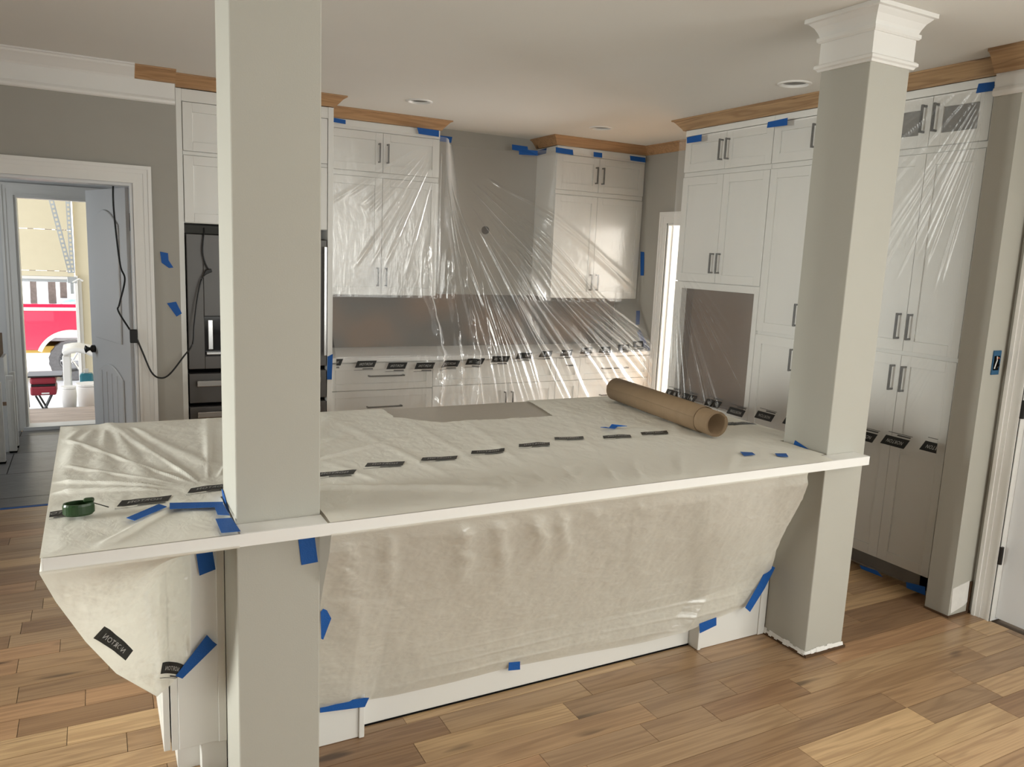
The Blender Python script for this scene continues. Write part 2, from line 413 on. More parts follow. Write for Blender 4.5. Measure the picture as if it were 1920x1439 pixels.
def wall(name, boxes, label, mat='greige_paint'):
    mb = MB()
    for b in boxes: mb.box(*b)
    return struct(mb.build(name, mat), label)
DW0, DW1 = 3.25, 3.40       # wall with the mudroom doorway
OX0, OX1, OZ = -.99, -.09, 2.055
wall('wall_left_back', [(-4.5, OX0, DW0, DW1, 0, H), (OX0, OX1, DW0, DW1, OZ, H), (OX1, .168, DW0, DW1, 0, H), (.15, .168, DW1, 4.11, 0, H)], 'greige wall around the mudroom doorway')
wall('wall_back', [(.15, 4.32, 4.11, 4.23, 0, H)], 'greige kitchen back wall behind the cabinets')
DY0, DY1, DZ = 2.60, 3.377, 2.055
wall('wall_right', [(4.2, 4.32, .112, DY0, 0, H), (4.2, 4.32, DY1, 4.11, 0, H), (4.2, 4.32, DY0, DY1, DZ, H)], 'greige kitchen side wall with bright doorway')
wall('wall_stub', [(3.425, 4.32, -.015, .112, 0, H)], 'short greige stub wall beside the pantry cabinet', 'greige_paint_lit')
NY0, NY1, NZ = -.94, -.125, 2.04
wall('wall_right_near', [(3.6, 3.72, -6.5, -3.45, 0, H), (3.6, 3.72, -1.55, NY0, 0, H), (3.6, 3.72, -3.45, -1.55, 0, .80), (3.6, 3.72, -3.45, -1.55, 2.40, H), (3.6, 3.72, NY1, -.0155, 0, H), (3.6, 3.72, NY0, NY1, NZ, H)], 'greige wall holding the white panel door', 'greige_paint_lit')
wall('wall_rear', [(-4.5, .35, -6.6, -6.5, 0, H), (3.45, 3.72, -6.6, -6.5, 0, H), (.35, 3.45, -6.6, -6.5, 2.38, H), (.35, 3.45, -6.6, -6.5, 0, .18)], 'greige rear wall with patio door opening')
wall('wall_left', [(-4.6, -4.5, -6.6, -.35, 0, H), (-4.6, -4.5, 1.05, 3.40, 0, H), (-4.6, -4.5, -.35, 1.05, 0, .55), (-4.6, -4.5, -.35, 1.05, 2.15, H)], 'greige side wall with a window opening')
# window frames of the openings the daylight comes through (behind and beside the camera)
def wframe(name, ax, c, a0, a1, z0, z1, mull):
    mb = MB(); t = .06
    def bar(u0, u1, v0, v1):
        if ax == 1: mb.box(u0, u1, c-.04, c+.04, v0, v1)
        else: mb.box(c-.04, c+.04, u0, u1, v0, v1)
    bar(a0, a1, z0, z0+t); bar(a0, a1, z1-t, z1); bar(a0, a0+t, z0, z1); bar(a1-t, a1, z0, z1)
    for i in range(1, mull): u = a0+(a1-a0)*i/mull; bar(u-t/2, u+t/2, z0, z1)
    struct(mb.build(name, 'white_trim'), 'white window frame')
wframe('window_1', 1, -6.55, .35, 3.45, .18, 2.38, 3)
wframe('window_2', 0, -4.55, -.35, 1.05, .55, 2.15, 2)
wframe('window_3', 0, 3.66, -3.45, -1.55, .80, 2.40, 2)

# door casings (stepped colonial profile) and jamb linings
def casing(name, ax, c, out, a0, a1, z1, w=.105, z0=0, left=True, right=True, label=None):
    """flat frame round an opening; ax = axis normal to the wall, c = wall face, out = direction into the room"""
    mb = MB()
    def bx(u0, u1, v0, v1, th):
        if ax == 1: mb.box(u0, u1, c, c+out*th, v0, v1)
        else: mb.box(c, c+out*th, u0, u1, v0, v1)
    for (i, o_, th) in ((0, 1, .012), (.0, .12, .017), (.55, .80, .017), (.80, 1, .024)):
        if left: bx(a0-o_*w, a0-i*w, z0, z1+i*w, th)
        if right: bx(a1+i*w, a1+o_*w, z0, z1+i*w, th)
        bx(a0-(o_*w if left else 0), a1+(o_*w if right else 0), z1+i*w, z1+o_*w, th)
    return struct(mb.build(name, 'white_trim'), label)
casing('trim_1', 1, DW0, -1, OX0, OX1, OZ, .105, label='white stepped casing around the mudroom doorway')
casing('trim_2', 0, 4.2, -1, DY0, DY1, DZ, .10, label='white casing around the bright hall doorway')
casing('trim_3', 0, 3.6, -1, NY0, NY1, NZ, .085, label='white fluted casing of the near panel door')
mb = MB(); mb.box(OX1-.018, OX1, DW0-.005, DW1+.005, 0, OZ); mb.box(OX0, OX0+.018, DW0-.005, DW1+.005, 0, OZ); mb.box(OX0+.018, OX1-.018, DW0-.005, DW1+.005, OZ-.018, OZ)
struct(mb.build('trim_4', 'door_white'), 'white jamb lining of the mudroom doorway')
mb = MB(); mb.box(4.195, 4.325, DY1-.018, DY1, 0, DZ); mb.box(4.195, 4.325, DY0, DY0+.018, 0, DZ); mb.box(4.195, 4.325, DY0+.018, DY1-.018, DZ-.018, DZ)
mb.box(4.24, 4.26, DY1-.03, DY1-.018, 0, DZ-.018)
struct(mb.build('trim_5', 'white_trim'), 'white jamb lining of the hall doorway')
# bright hall beyond the side doorway
wall('wall_hall', [(4.32, 6.5, 4.35, 4.45, 0, H), (6.45, 6.55, 1.5, 4.45, 0, .5), (6.45, 6.55, 1.5, 4.45, 2.5, H), (4.32, 6.5, 1.4, 1.5, 0, H), (6.45, 6.55, 1.5, 2.1, .5, 2.5), (6.45, 6.55, 3.9, 4.45, .5, 2.5)], 'pale sunlit wall of the hall', 'white_trim')
struct(B(4.2, 6.5, 1.4, 4.45, -.05, -.001).build('floor', 'bare_pine'), 'light floor of the hall')
struct(B(4.32, 6.6, 1.4, 4.45, H, H+.05).build('ceiling', 'ceiling_paint'), 'hall ceiling')

# crown mouldings and friezes
CP, CH = .075, .075
def crown(n, path, side, mat='crown_wood_x', label='raw pine crown moulding'):
    return struct(sweep('trim_%d' % n, crown_profile(CP, CH), path, mat, side=side), label)
crown(6, [(.168, 3.34), (1.185, 3.34), (1.185, 3.757)], -1, label='raw pine crown above the refrigerator cabinet')
crown(7, [(1.262, 3.757), (2.155, 3.757), (2.155, 4.11)], -1, label='raw pine crown above the white wall cabinet next to the refrigerator')
crown(8, [(3.243, 4.11), (3.243, 3.757), (4.2, 3.757), (4.2, 2.46)], -1, label='raw pine crown above corner wall cabinet and side wall')
crown(9, [(4.2, 2.455), (3.547, 2.455), (3.547, .113)], -1, 'crown_wood_y', 'raw pine crown above the oven and pantry cabinets')
struct(sweep('trim_10', crown_profile(.085, .10), [(3.412, .111), (3.412, -.028), (3.6, -.028)], 'crown_wood_y', side=-1), 'raw pine crown wrapping the stub wall')
wp = [(0, H-.075), (.014, H-.075), (.02, H-.066), (.05, H-.045), (.085, H-.022), (.09, H-.012), (.108, H-.010), (.108, H-.001), (0, H-.001)]
struct(sweep('trim_11', wp, [(-4.5, DW0), (-.06, DW0)], 'white_trim', side=-1), 'white painted crown above the mudroom doorway wall')
struct(sweep('trim_12', crown_profile(.085, .072), [(-.059, DW0), (.168, DW0)], 'crown_wood_x', side=-1), 'short raw pine crown piece beside the refrigerator cabinet')
fp = [(0, 2.545), (.012, 2.545), (.02, 2.553), (.022, 2.566), (.016, 2.580), (.008, 2.582), (.008, 2.672), (0, 2.672)]
struct(sweep('trim_13', fp, [(-4.5, DW0), (.163, DW0)], 'white_trim', side=-1), 'white frieze board with bead under the crown')
struct(sweep('trim_14', fp, [(3.425, .111), (3.425, -.015), (3.6, -.015)], 'white_trim', side=-1), 'white frieze board around the stub wall')
struct(sweep('trim_15', fp, [(3.6, -.04), (3.6, -6.4)], 'white_trim', side=-1), 'white frieze board above the panel door')
struct(sweep('trim_16', crown_profile(.085, .10), [(3.6, -.15), (3.6, -6.4)], 'white_trim', side=-1), 'white crown above the panel door')

# ------------------------------------------------------------------ columns
W, D, XR = .239, .2426, 2.414
def column(x0, x1, label):
    t = thing('column', label, 'column', (x0+W/2, D/2, 0), 'square greige columns at the peninsula')
    B(x0, x1, 0, D, .012, H-.001).build('shaft', 'greige_paint_lit', t, .004)
    sq = [(x0, 0), (x1, 0), (x1, D), (x0, D)]
    sweep('frieze', [(0, 2.553), (.008, 2.553), (.008, 2.66), (0, 2.66)], sq, 'white_trim', t, -1, True)
    sweep('crown', [(0, H-.098), (.014, H-.098), (.021, H-.091), (.021, H-.078), (.013, H-.075), (.018, H-.060), (.030, H-.038), (.042, H-.026), (.048, H-.019), (.060, H-.017), (.060, H-.0005), (0, H-.0005)], sq, 'white_trim', t, -1, True)
    sweep('bead', [(0, 2.533), (.010, 2.533), (.014, 2.541), (.022, 2.546), (.022, 2.556), (.016, 2.562), (0, 2.566)], sq, 'white_trim', t, -1, True)
    return t
cl_ = column(0, W, 'square greige column rising through the peninsula counter beside the overhang')
cr_ = column(XR, XR+W, 'square greige column with white capital at the passage end of the peninsula')
# ragged caulk and raw edge at the foot of the passage column
rr = random.Random(2)
mb = MB(); pts = []
for (ax, ay, bx_, by_) in ((XR-.002, D, XR-.002, -.002), (XR-.002, -.002, XR+W+.002, -.002)):
    for i in range(14):
        f = i/14; g = (i+1)/14
        xa, ya = ax+(bx_-ax)*f, ay+(by_-ay)*f; xb, yb = ax+(bx_-ax)*g, ay+(by_-ay)*g
        ha = .022+rr.random()*.012
        nx, ny = (-1, 0) if ax == bx_ else (0, -1)
        w_ = .004+rr.random()*.005
        mb.quadbox([(xa, ya, .008), (xb, yb, .008), (xb+nx*w_, yb+ny*w_, .008), (xa+nx*w_, ya+ny*w_, .008), (xa, ya, ha), (xb, yb, ha), (xb+nx*.001, yb+ny*.001, ha), (xa+nx*.001, ya+ny*.001, ha)])
mb.build('caulk_edge', 'caulk', cr_)
for t_, x0 in ((cl_, 0), (cr_, XR)):
    B(x0-.008, x0+W+.010, -.014, D, .0005, .012).build('foot_gap', 'raw_gap', t_)

# ------------------------------------------------------------------ cabinets
class Face:
    """cabinet front: 'b' faces the camera side (-Y) at y=c, 'r' faces -X at x=c"""
    def __init__(s, kind, c): s.k = kind; s.c = c
    def bx(s, mb, u0, u1, v0, v1, n0, n1):
        if s.k == 'b': mb.box(u0, u1, s.c-n1, s.c-n0, v0, v1)
        else: mb.box(s.c-n1, s.c-n0, u0, u1, v0, v1)
    def p(s, u, v, n): return (u, s.c-n, v) if s.k == 'b' else (s.c-n, u, v)
def handle(F, parent, u, v, L, vert=True):
    mb = MB(); t = .0055
    if vert:
        F.bx(mb, u-t, u+t, v-L/2, v+L/2, .046, .057)
        for s in (-1, 1): F.bx(mb, u-t, u+t, v+s*(L/2-.006)-t, v+s*(L/2-.006)+t, .0185, .046)
    else:
        F.bx(mb, u-L/2, u+L/2, v-t, v+t, .046, .057)
        for s in (-1, 1): F.bx(mb, u+s*(L/2-.006)-t, u+s*(L/2-.006)+t, v-t, v+t, .0185, .046)
    return mb.build('handle', 'black_metal', parent, .0012)
def front(F, parent, name, u0, u1, v0, v1, hd=None, rail=.058, glass=False, flat=False):
    g = .0015; u0 += g; u1 -= g; v0 += g; v1 -= g
    mb = MB(); T = .019
    if flat: F.bx(mb, u0, u1, v0, v1, 0, T)
    else:
        F.bx(mb, u0, u0+rail, v0, v1, 0, T); F.bx(mb, u1-rail, u1, v0, v1, 0, T)
        F.bx(mb, u0+rail, u1-rail, v0, v0+rail, 0, T); F.bx(mb, u0+rail, u1-rail, v1-rail, v1, 0, T)
        if not glass: F.bx(mb, u0+rail, u1-rail, v0+rail, v1-rail, 0, T-.010)
    d = mb.build(name, 'cabinet_white', parent, .0016)
    if glass:
        m2 = MB(); F.bx(m2, u0+rail, u1-rail, v0+rail, v1-rail, .003, T-.010); m2.build('glass_pane', 'cabinet_glass', d)
    if hd: handle(F, d, *hd)
    return d

# --- wall cabinets on the back wall
FB = Face('b', 3.777)
def wall_cab(x0, x1, split, label, hl):
    t = thing('wall_cabinet', label, 'cabinet', ((x0+x1)/2, 3.9, 1.36))
    mb = MB(); mb.box(x0, x1, 3.777, 4.109, 1.36, 2.668); mb.build('body', 'cabinet_white', t, .002)
    mb = MB(); mb.box(x0, x1, 3.757, 3.776, 2.602, 2.669); mb.box(x0+.002, x1-.002, 3.765, 3.776, 2.264, 2.300); mb.build('frame_rail', 'cabinet_white', t, .001)
    for (a, b, s) in ((x0, split, -1), (split, x1, 1)):
        front(FB, t, 'door', a, b, 2.302, 2.600, (split+s*.034, 2.447, .146))
        front(FB, t, 'door', a, b, 1.362, 2.262, (split+s*.034, 1.505, .146))
    return t
wall_cab(1.24, 2.153, 1.684, 'white stacked wall cabinet between refrigerator and bare wall stretch', 0)
wall_cab(3.246, 4.19, 3.690, 'white stacked wall cabinet in the corner by the hall doorway', 0)

# --- backsplash: unfinished wall strip seen through the film under the wall cabinets
def splash(x0, x1, label):
    return tag(B(x0, x1, 4.102, 4.1095, .905, 1.358).build('backsplash_panel', 'backsplash_mix'), label, 'panel')
splash(1.24, 2.62, 'unfinished backsplash blotched grey and brown beside the refrigerator')
splash(2.622, 4.19, 'unfinished backsplash blotched grey and brown in the corner')
tag(MB().tube([at(910, 432, 1, 4.1095), at(910, 432, 1, 4.095)], .035, 20).build('vent_stub', 'dark_gap'), 'dark round outlet hole on the bare wall stretch', 'outlet')

# --- base cabinets
FC = Face('b', 3.50)
def base_body(x0, x1, label):
    t = thing('base_cabinet', label, 'cabinet', ((x0+x1)/2, 3.8, 0))
    mb = MB(); mb.box(x0, x1, 3.50, 4.1, .10, .869); mb.build('body', 'cabinet_white', t)
    B(x0, x1, 3.57, 4.09, .001, .0995).build('toe_kick', 'cabinet_white', t)
    return t
t = base_body(1.19, 2.03, 'white drawer base cabinet next to the refrigerator panel')
front(FC, t, 'drawer', 1.192, 2.03, .65, .86, (1.64, .762, .288, False), .05); front(FC, t, 'drawer', 1.192, 2.03, .38, .648, (1.628, .521, .282, False), .05); front(FC, t, 'drawer', 1.192, 2.03, .105, .378, (1.63, .26, .28, False), .05)
t = base_body(2.031, 3.175, 'white two-door base cabinet at the middle of the back run')
front(FC, t, 'drawer', 2.031, 3.175, .66, .86, None, .05)
front(FC, t, 'door', 2.031, 2.715, .105, .658, (2.682, .52, .14)); front(FC, t, 'door', 2.715, 3.175, .105, .658, (2.748, .52, .14))
t = base_body(3.176, 4.19, 'white drawer base cabinet in the corner by the hall doorway')
front(FC, t, 'drawer', 3.176, 3.42, .66, .86, (3.306, .795, .06, False), .045); front(FC, t, 'door', 3.176, 3.42, .105, .658, None, .05)
front(FC, t, 'drawer', 3.42, 4.188, .66, .86, (3.787, .758, .28, False), .05); front(FC, t, 'drawer', 3.42, 4.188, .38, .658, (3.78, .516, .28, False), .05); front(FC, t, 'drawer', 3.42, 4.188, .105, .378, (3.78, .26, .28, False), .05)
tag(B(1.19, 4.195, 3.463, 4.1, .870, .902).build('countertop', 'ledge_white', None, .003), 'white countertop slab on the back wall base cabinets', 'countertop')

# --- refrigerator and its surround
FF = Face('b', 3.36)
t = thing('refrigerator_cabinet', 'white cabinet surround with doors above the refrigerator', 'cabinet', (.68, 3.7, 0))
mb = MB(); mb.box(.169, .208, 3.34, 4.1, .001, 2.668); mb.box(1.146, 1.184, 3.34, 4.1, .001, 2.668); mb.build('side_panel', 'cabinet_white', t, .002)
mb = MB(); mb.box(.209, 1.145, 3.36, 4.1, 1.835, 2.668); mb.box(.209, 1.145, 3.342, 3.359, 2.592, 2.667); mb.box(.211, 1.143, 3.35, 3.359, 2.264, 2.286); mb.build('body', 'cabinet_white', t, .001)
for (a, b) in ((.212, .678), (.678, 1.143)):
    front(FF, t, 'door', a, b, 2.288, 2.590); front(FF, t, 'door', a, b, 1.838, 2.262)
fr = thing('refrigerator', 'dark stainless refrigerator with water dispenser and bottom drawers', 'refrigerator', (.68, 3.7, 0))
B(.214, 1.14, 3.40, 4.08, .02, 1.77).build('body', 'dark_gap', fr)
FR = Face('b', 3.40)
for (a, b) in ((.217, .677), (.681, 1.137)):
    mb = MB()
    if a < .3:
        # door with the dispenser recess left open
        FR.bx(mb, a, .318, .872, 1.765, 0, .065); FR.bx(mb, .50, b, .872, 1.765, 0, .065); FR.bx(mb, .318, .50, 1.222, 1.765, 0, .065); FR.bx(mb, .318, .50, .872, .958, 0, .065)
        d = mb.build('door', 'stainless', fr, .004)
        m2 = MB(); FR.bx(m2, .3185, .4995, .9585, 1.2215, .005, .03); m2.build('dispenser_recess', 'mirror_black', d)
        m2 = MB(); FR.bx(m2, .330, .490, .968, .985, .03, .06); FR.bx(m2, .345, .375, 1.0, 1.20, .031, .036); m2.build('dispenser_tray', 'stainless_bright', d, .002)
        m2 = MB(); FR.bx(m2, .318, .50, 1.2225, 1.232, .0655, .068); m2.build('dispenser_panel', 'black_plastic', d)
    else:
        FR.bx(mb, a, b, .872, 1.765, 0, .065); d = mb.build('door', 'stainless', fr, .004)
        handle_ = MB(); FR.bx(handle_, 1.108, 1.128, .95, 1.72, .09, .115); FR.bx(handle_, 1.110, 1.126, .97, 1.0, .0655, .09); FR.bx(handle_, 1.110, 1.126, 1.67, 1.70, .0655, .09); handle_.build('handle', 'stainless_bright', d, .003)
for (z0, z1, hz) in ((.640, .840, .777), (.36, .612, .563), (.06, .345, .30)):
    mb = MB(); FR.bx(mb, .217, 1.137, z0, z1, 0, .065); d = mb.build('drawer', 'stainless', fr, .004)
    m2 = MB(); FR.bx(m2, .262, 1.09, hz-.02, hz+.02, .085, .105); FR.bx(m2, .29, .32, hz-.012, hz+.012, .0655, .085); FR.bx(m2, 1.03, 1.06, hz-.012, hz+.012, .0655, .085); m2.build('handle', 'stainless_bright', d, .004)

# --- tall cabinets on the side wall (doors face -X)
FT = Face('r', 3.57)
def tall(name, y0, y1, label, open_oven=None):
    t = thing(name, label, 'cabinet', (3.9, (y0+y1)/2, 0))
    mb = MB()
    if open_oven:
        a, b, z0, z1 = open_oven
        mb.box(3.551, 4.19, y0, a, .10, 1.58); mb.box(3.551, 4.19, b, y1, .10, 1.58)
        mb.box(3.551, 4.19, a, b, .10, z0); mb.box(3.551, 4.19, a, b, z1, 1.58)
        mb.box(3.57, 4.19, y0, y1, 1.5805, 2.668)
    else: mb.box(3.57, 4.19, y0, y1, .10, 2.668)
    mb.build('body', 'cabinet_white', t, .0015)
    mb = MB(); mb.box(3.549, 3.5695, y0, y1, 2.628, 2.669); mb.box(3.559, 3.5695, y0+.002, y1-.002, 2.338, 2.368); mb.build('frame_rail', 'cabinet_white', t, .001)
    B(3.63, 4.18, y0+.001, y1-.001, .001, .0995).build('toe_kick', 'dark_gap', t)  # toe kick coloured near-black to stand for the shade under the doors
    if y0 < .2: B(3.551, 4.19, .113, y0-.0005, .001, 2.669).build('filler_strip', 'cabinet_white', t)
    return t
OV = (1.632, 2.362, .70, 1.532)
t = tall('oven_cabinet', 1.59, 2.443, 'white tall cabinet with an empty brown oven opening', OV)
m2 = MB(); m2.box(3.66, 3.68, OV[0], OV[1], OV[2], OV[3]); m2.box(3.60, 3.66, OV[0]+.0005, OV[0]+.004, OV[2], OV[3]); m2.box(3.60, 3.66, OV[1]-.004, OV[1]-.0005, OV[2], OV[3]); m2.box(3.60, 3.66, OV[0]+.004, OV[1]-.004, OV[3]-.004, OV[3]-.0005); m2.box(3.60, 3.66, OV[0]+.004, OV[1]-.004, OV[2]+.0005, OV[2]+.004); m2.build('oven_recess', 'oven_cavity', t)
for (a, b, s) in ((2.018, 2.442, 1), (1.591, 2.018, -1)):
    front(FT, t, 'door', a, b, 2.370, 2.626, (2.018+s*.032, 2.50, .142)); front(FT, t, 'door', a, b, 1.584, 2.336, (2.018+s*.032, 1.722, .142))
FTd = Face('r', 3.551); front(FTd, t, 'drawer', 1.592, 2.441, .11, .66, (2.018, .55, .28, False))
t = tall('tall_cabinet', .803, 1.589, 'white tall cabinet between the oven cabinet and the pantry cabinet')
for (a, b, s) in ((1.214, 1.588, 1), (.804, 1.214, -1)):
    front(FT, t, 'door', a, b, 2.370, 2.626, (1.214+s*.034, 2.505, .142)); front(FT, t, 'door', a, b, 1.292, 2.336, (1.214+s*.034, 1.425, .142)); front(FT, t, 'door', a, b, .105, 1.272, (1.214+s*.034, 1.142, .142))
t = tall('pantry_cabinet', .192, .802, 'white pantry cabinet with two glass doors on top beside the stub wall')
for (a, b, s) in ((.508, .801, 1), (.193, .508, -1)):
    front(FT, t, 'door', a, b, 2.370, 2.626, (.508+s*.034, 2.512, .142), .062, True)
    front(FT, t, 'door', a, b, 1.292, 2.336, (.508+s*.034, 1.427, .142)); front(FT, t, 'door', a, b, .105, 1.272, (.508+s*.034, 1.144, .142))

# ------------------------------------------------------------------ peninsula
ZC = .93
ct = MB()
CX0, CX1, CY0, CY1 = -.466, 2.58, -.08, 1.44
xs = [CX0, -.001, W+.001, XR-.001, CX1]; 
ct.box(CX0, CX1, D+.001, CY1, .897, ZC); ct.box(CX0, CX1, CY0, -.001, .897, ZC); ct.box(CX0, -.001, -.001, D+.001, .897, ZC); ct.box(W+.001, XR-.001, -.001, D+.001, .897, ZC)
pt = thing('peninsula_countertop', 'wide peninsula countertop with white front edge wrapping both columns', 'countertop', (1.05, .7, .897))
ct.build('slab', 'quartz', pt)
mb = MB(); mb.box(CX0, CX1+.004, CY0-.004, CY0, .894, ZC+.001); mb.box(-.001, W+.001, CY0, -.0012, ZC, ZC+.0015); mb.box(2.30, CX1+.004, CY0, -.0012, ZC, ZC+.0015); mb.box(CX0-.004, CX0, CY0-.004, CY1, .894, ZC+.001)
mb.box(CX1, CX1+.004, CY0-.004, -.001, .894, ZC+.001)
mb.build('edge_band', 'ledge_white', pt, .001)
for (a_, b_) in ((-.001, W+.002), (2.32, CX1-.01)): B(a_, b_, -.03, -.001, .875, .8965).build('bed_moulding', 'ledge_white', pt, .002)

pc = thing('peninsula_cabinet', 'white peninsula cabinet with wainscot panel under the covered counter', 'cabinet', (1.1, .85, 0))
B(-.145, 2.54, .313, 1.40, .0012, .8965).build('body', 'cabinet_white', pc)
mb = MB(); mb.box(-.145, -.002, D, .3125, .118, .8965); mb.build('end_panel', 'cabinet_white', pc, .002)
mb = MB(); mb.box(-.026, -.002, D-.006, D-.0005, .118, .8965); mb.build('end_stile', 'cabinet_white', pc, .001)
B(-.078, -.002, D+.004, .3125, .0012, .1175).build('toe_kick', 'cabinet_white', pc)
for (a, b) in ((.246, .82), (.823, 1.398)):
    mb = MB(); mb.box(-.166, -.1455, a, b, .118, .885); mb.build('face_frame', 'cabinet_white', pc, .001)
    FP = Face('r', -.170); front(FP, pc, 'door', a, b, .12, .88, ((b-.04 if a < .5 else a+.04), .76, .142))
mb = MB(); mb.box(W+.02, .457, D+.002, .3125, .0012, .8965); mb.build('pilaster', 'cabinet_white', pc, .002)
mb = MB(); mb.box(.440, .460, D-.008, .3125, .0012, .3); mb.build('pilaster_edge', 'cabinet_white', pc, .003)
mb = MB(); mb.box(2.004, XR-.004, D+.002, .3125, .0012, .8965); mb.build('pilaster', 'cabinet_white', pc, .002)
mb = MB(); mb.box(2.0, 2.018, D-.006, .3125, .0012, .8965); mb.build('pilaster_edge', 'cabinet_white', pc, .003)
mb = MB(); mb.box(XR-.045, XR-.004, D-.004, D+.0015, .0012, .8965); mb.build('pilaster_edge', 'cabinet_white', pc, .002)
mb = MB(); mb.box(.461, 1.998, .300, .3125, .0012, .17); mb.build('base_board', 'cabinet_white', pc, .002)
for x in (.556, 1.286, 1.669):
    mb = MB(); mb.box(x-.03, x+.03, .302, .3125, .1705, .8965); mb.build('batten', 'cabinet_white', pc, .001)
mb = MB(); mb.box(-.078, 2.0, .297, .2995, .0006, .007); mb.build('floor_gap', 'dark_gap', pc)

# ------------------------------------------------------------------ NORTON print
def text_mesh(body):
    cu = bpy.data.curves.new('t', 'FONT'); cu.body = body; cu.size = 1; cu.align_x = 'CENTER'; cu.align_y = 'CENTER'; cu.offset = .006; cu.space_character = 1.12; cu.resolution_u = 3
    ob = bpy.data.objects.new('t', cu); COL.objects.link(ob)
    dg = bpy.context.evaluated_depsgraph_get(); me = bpy.data.meshes.new_from_object(ob.evaluated_get(dg))
    V = np.array([v.co[:] for v in me.vertices]); Fs = [tuple(p.vertices) for p in me.polygons]
    bpy.data.objects.remove(ob); bpy.data.curves.remove(cu); bpy.data.meshes.remove(me)
    lo = V.min(0); hi = V.max(0); V = (V-(lo+hi)/2)/(hi-lo+1e-9)
    return V[:, 0], V[:, 1], Fs
TX, TY, TF = text_mesh('NORTON')
def stamp(parent, pos, w=.145, h=.05, slant=.022, mirror=1, flip=1, clip=None, lines=True):
    """pos(a, b, lift): local print coordinates -> points on the film"""
    def mk(name, A, Bb, faces, mat, lift, par):
        P = pos(A*mirror*flip, Bb*flip, lift); me = bpy.data.meshes.new(name); me.from_pydata([tuple(map(float, p)) for p in P], [], faces); me.update()
        return rawobj(name, me, mat, par)
    def quad(a0, a1, b0, b1, n=12):
        A = np.linspace(a0, a1, n); va = np.concatenate([A+slant*b0/h, A+slant*b1/h]); vb = np.concatenate([np.full(n, b0), np.full(n, b1)])
        return va, vb, [(i, i+1, n+i+1, n+i) for i in range(n-1)]
    a, b, f = quad(-w/2, w/2, -h/2, h/2); bar = mk('printed_mark', a, b, f, 'ink', .0022, parent)
    mk('lettering', TX*w*.66+slant*TY*.38, TY*h*.38, TF, 'ink_white', .0040, bar)
    if lines:
        a, b, f = quad(-w/2, w/2, -h*.92, -h*.86); mk('fine_print', a, b, f, 'ink_grey', .0022, bar)
        a, b, f = quad(-w/2+.005, w*.08, -h*.80, -h*.64); mk('fine_print', a, b, f, 'ink_grey', .0022, bar)
    return bar

# ------------------------------------------------------------------ plastic film over the back run
rs = np.random.RandomState(11)
PKX, PKZ = 2.17, 2.66
ths = np.concatenate([rs.uniform(.26, .86, 30), rs.uniform(.05, .26, 5), rs.uniform(.82, 1.06, 6)]); amp = rs.uniform(.008, .026, len(ths)); wid = rs.uniform(.0065, .014, len(ths)); st = rs.uniform(.15, .9, len(ths))
thl = np.concatenate([-rs.uniform(.22, 1.02, 15)]); ampl = rs.uniform(.004, .011, len(thl)); widl = rs.uniform(.009, .016, len(thl)); stl = rs.uniform(.12, .6, len(thl)); enl = stl+rs.uniform(.3, .8, len(thl))
def film_y(X, Z):
    X = np.asarray(X, float); Z = np.asarray(Z, float)
    f = 3.44
    cab = np.where(Z > 1.34, 3.703, np.where(Z > .92, f+(3.703-f)*np.clip((Z-.92)/.42, 0, 1), f))
    nk = np.where(Z > .92, f+(4.085-f)*np.clip((Z-.92)/(2.62-.92), 0, 1)**1.08, f)
    w = sstep(2.16, 2.42, X)*(1-sstep(2.78, 3.235, X))
    nk = np.maximum(nk, f)
    y = cab*(1-w)+np.maximum(nk, cab*0+f)*w
    wb = sstep(1.5, .9, Z)
    dx = X-PKX; dz = np.maximum(PKZ-Z, 1e-3); r = np.hypot(dx, dz); th = np.arctan2(dx, dz)
    d = np.zeros_like(y)
    for t_, a_, w_, s_ in zip(ths, amp, wid, st):
        tt = t_+.012*np.sin(r*3.1+t_*40)
        g = np.exp(-((th-tt)/w_)**2)*a_*sstep(s_, s_+.6, r); d = np.maximum(d, g)
    for t_, a_, w_, s_, e_ in zip(thl, ampl, widl, stl, enl):
        g = np.exp(-((th-t_)/w_)**2)*a_*sstep(s_, s_+.15, r)*(1-sstep(e_, e_+.2, r)); d = np.maximum(d, g)
    for xc, a_, w_ in ((2.06, .045, .030), (2.24, .036, .024), (2.37, .036, .022), (2.50, .02, .018)):
        xx = xc+.03*fbm(Z*2.2+xc*9, Z*0)+.06*np.clip(1.4-Z, 0, 1)*(xc-2.1)
        g = np.exp(-((X-xx)/w_)**2)*a_*sstep(1.95, 1.4, Z)*(1+1.2*fbm(Z*9, X*14)); d = np.maximum(d, g)
    d = np.maximum(d, .022*np.exp(-((X-2.135-.006*fbm(Z*5, Z*0+2))/.011)**2)*sstep(1.3, 1.45, Z)*sstep(2.6, 2.4, Z))
    low = (.012*fbm(X*2.1, Z*1.2)+.010)*sstep(1.6, .8, Z)+.004*fbm(X*9+3, Z*2)
    fine = .006*fbm(X*30, Z*9)*sstep(1.5, 1.0, Z)*np.exp(-((X-2.15)/.35)**2)*2
    return y-d-np.maximum(low, 0)-fine
gx = np.linspace(1.236, 4.165, 640); gz = np.linspace(2.615, .03, 300)
GX, GZ = np.meshgrid(gx, gz, indexing='ij')
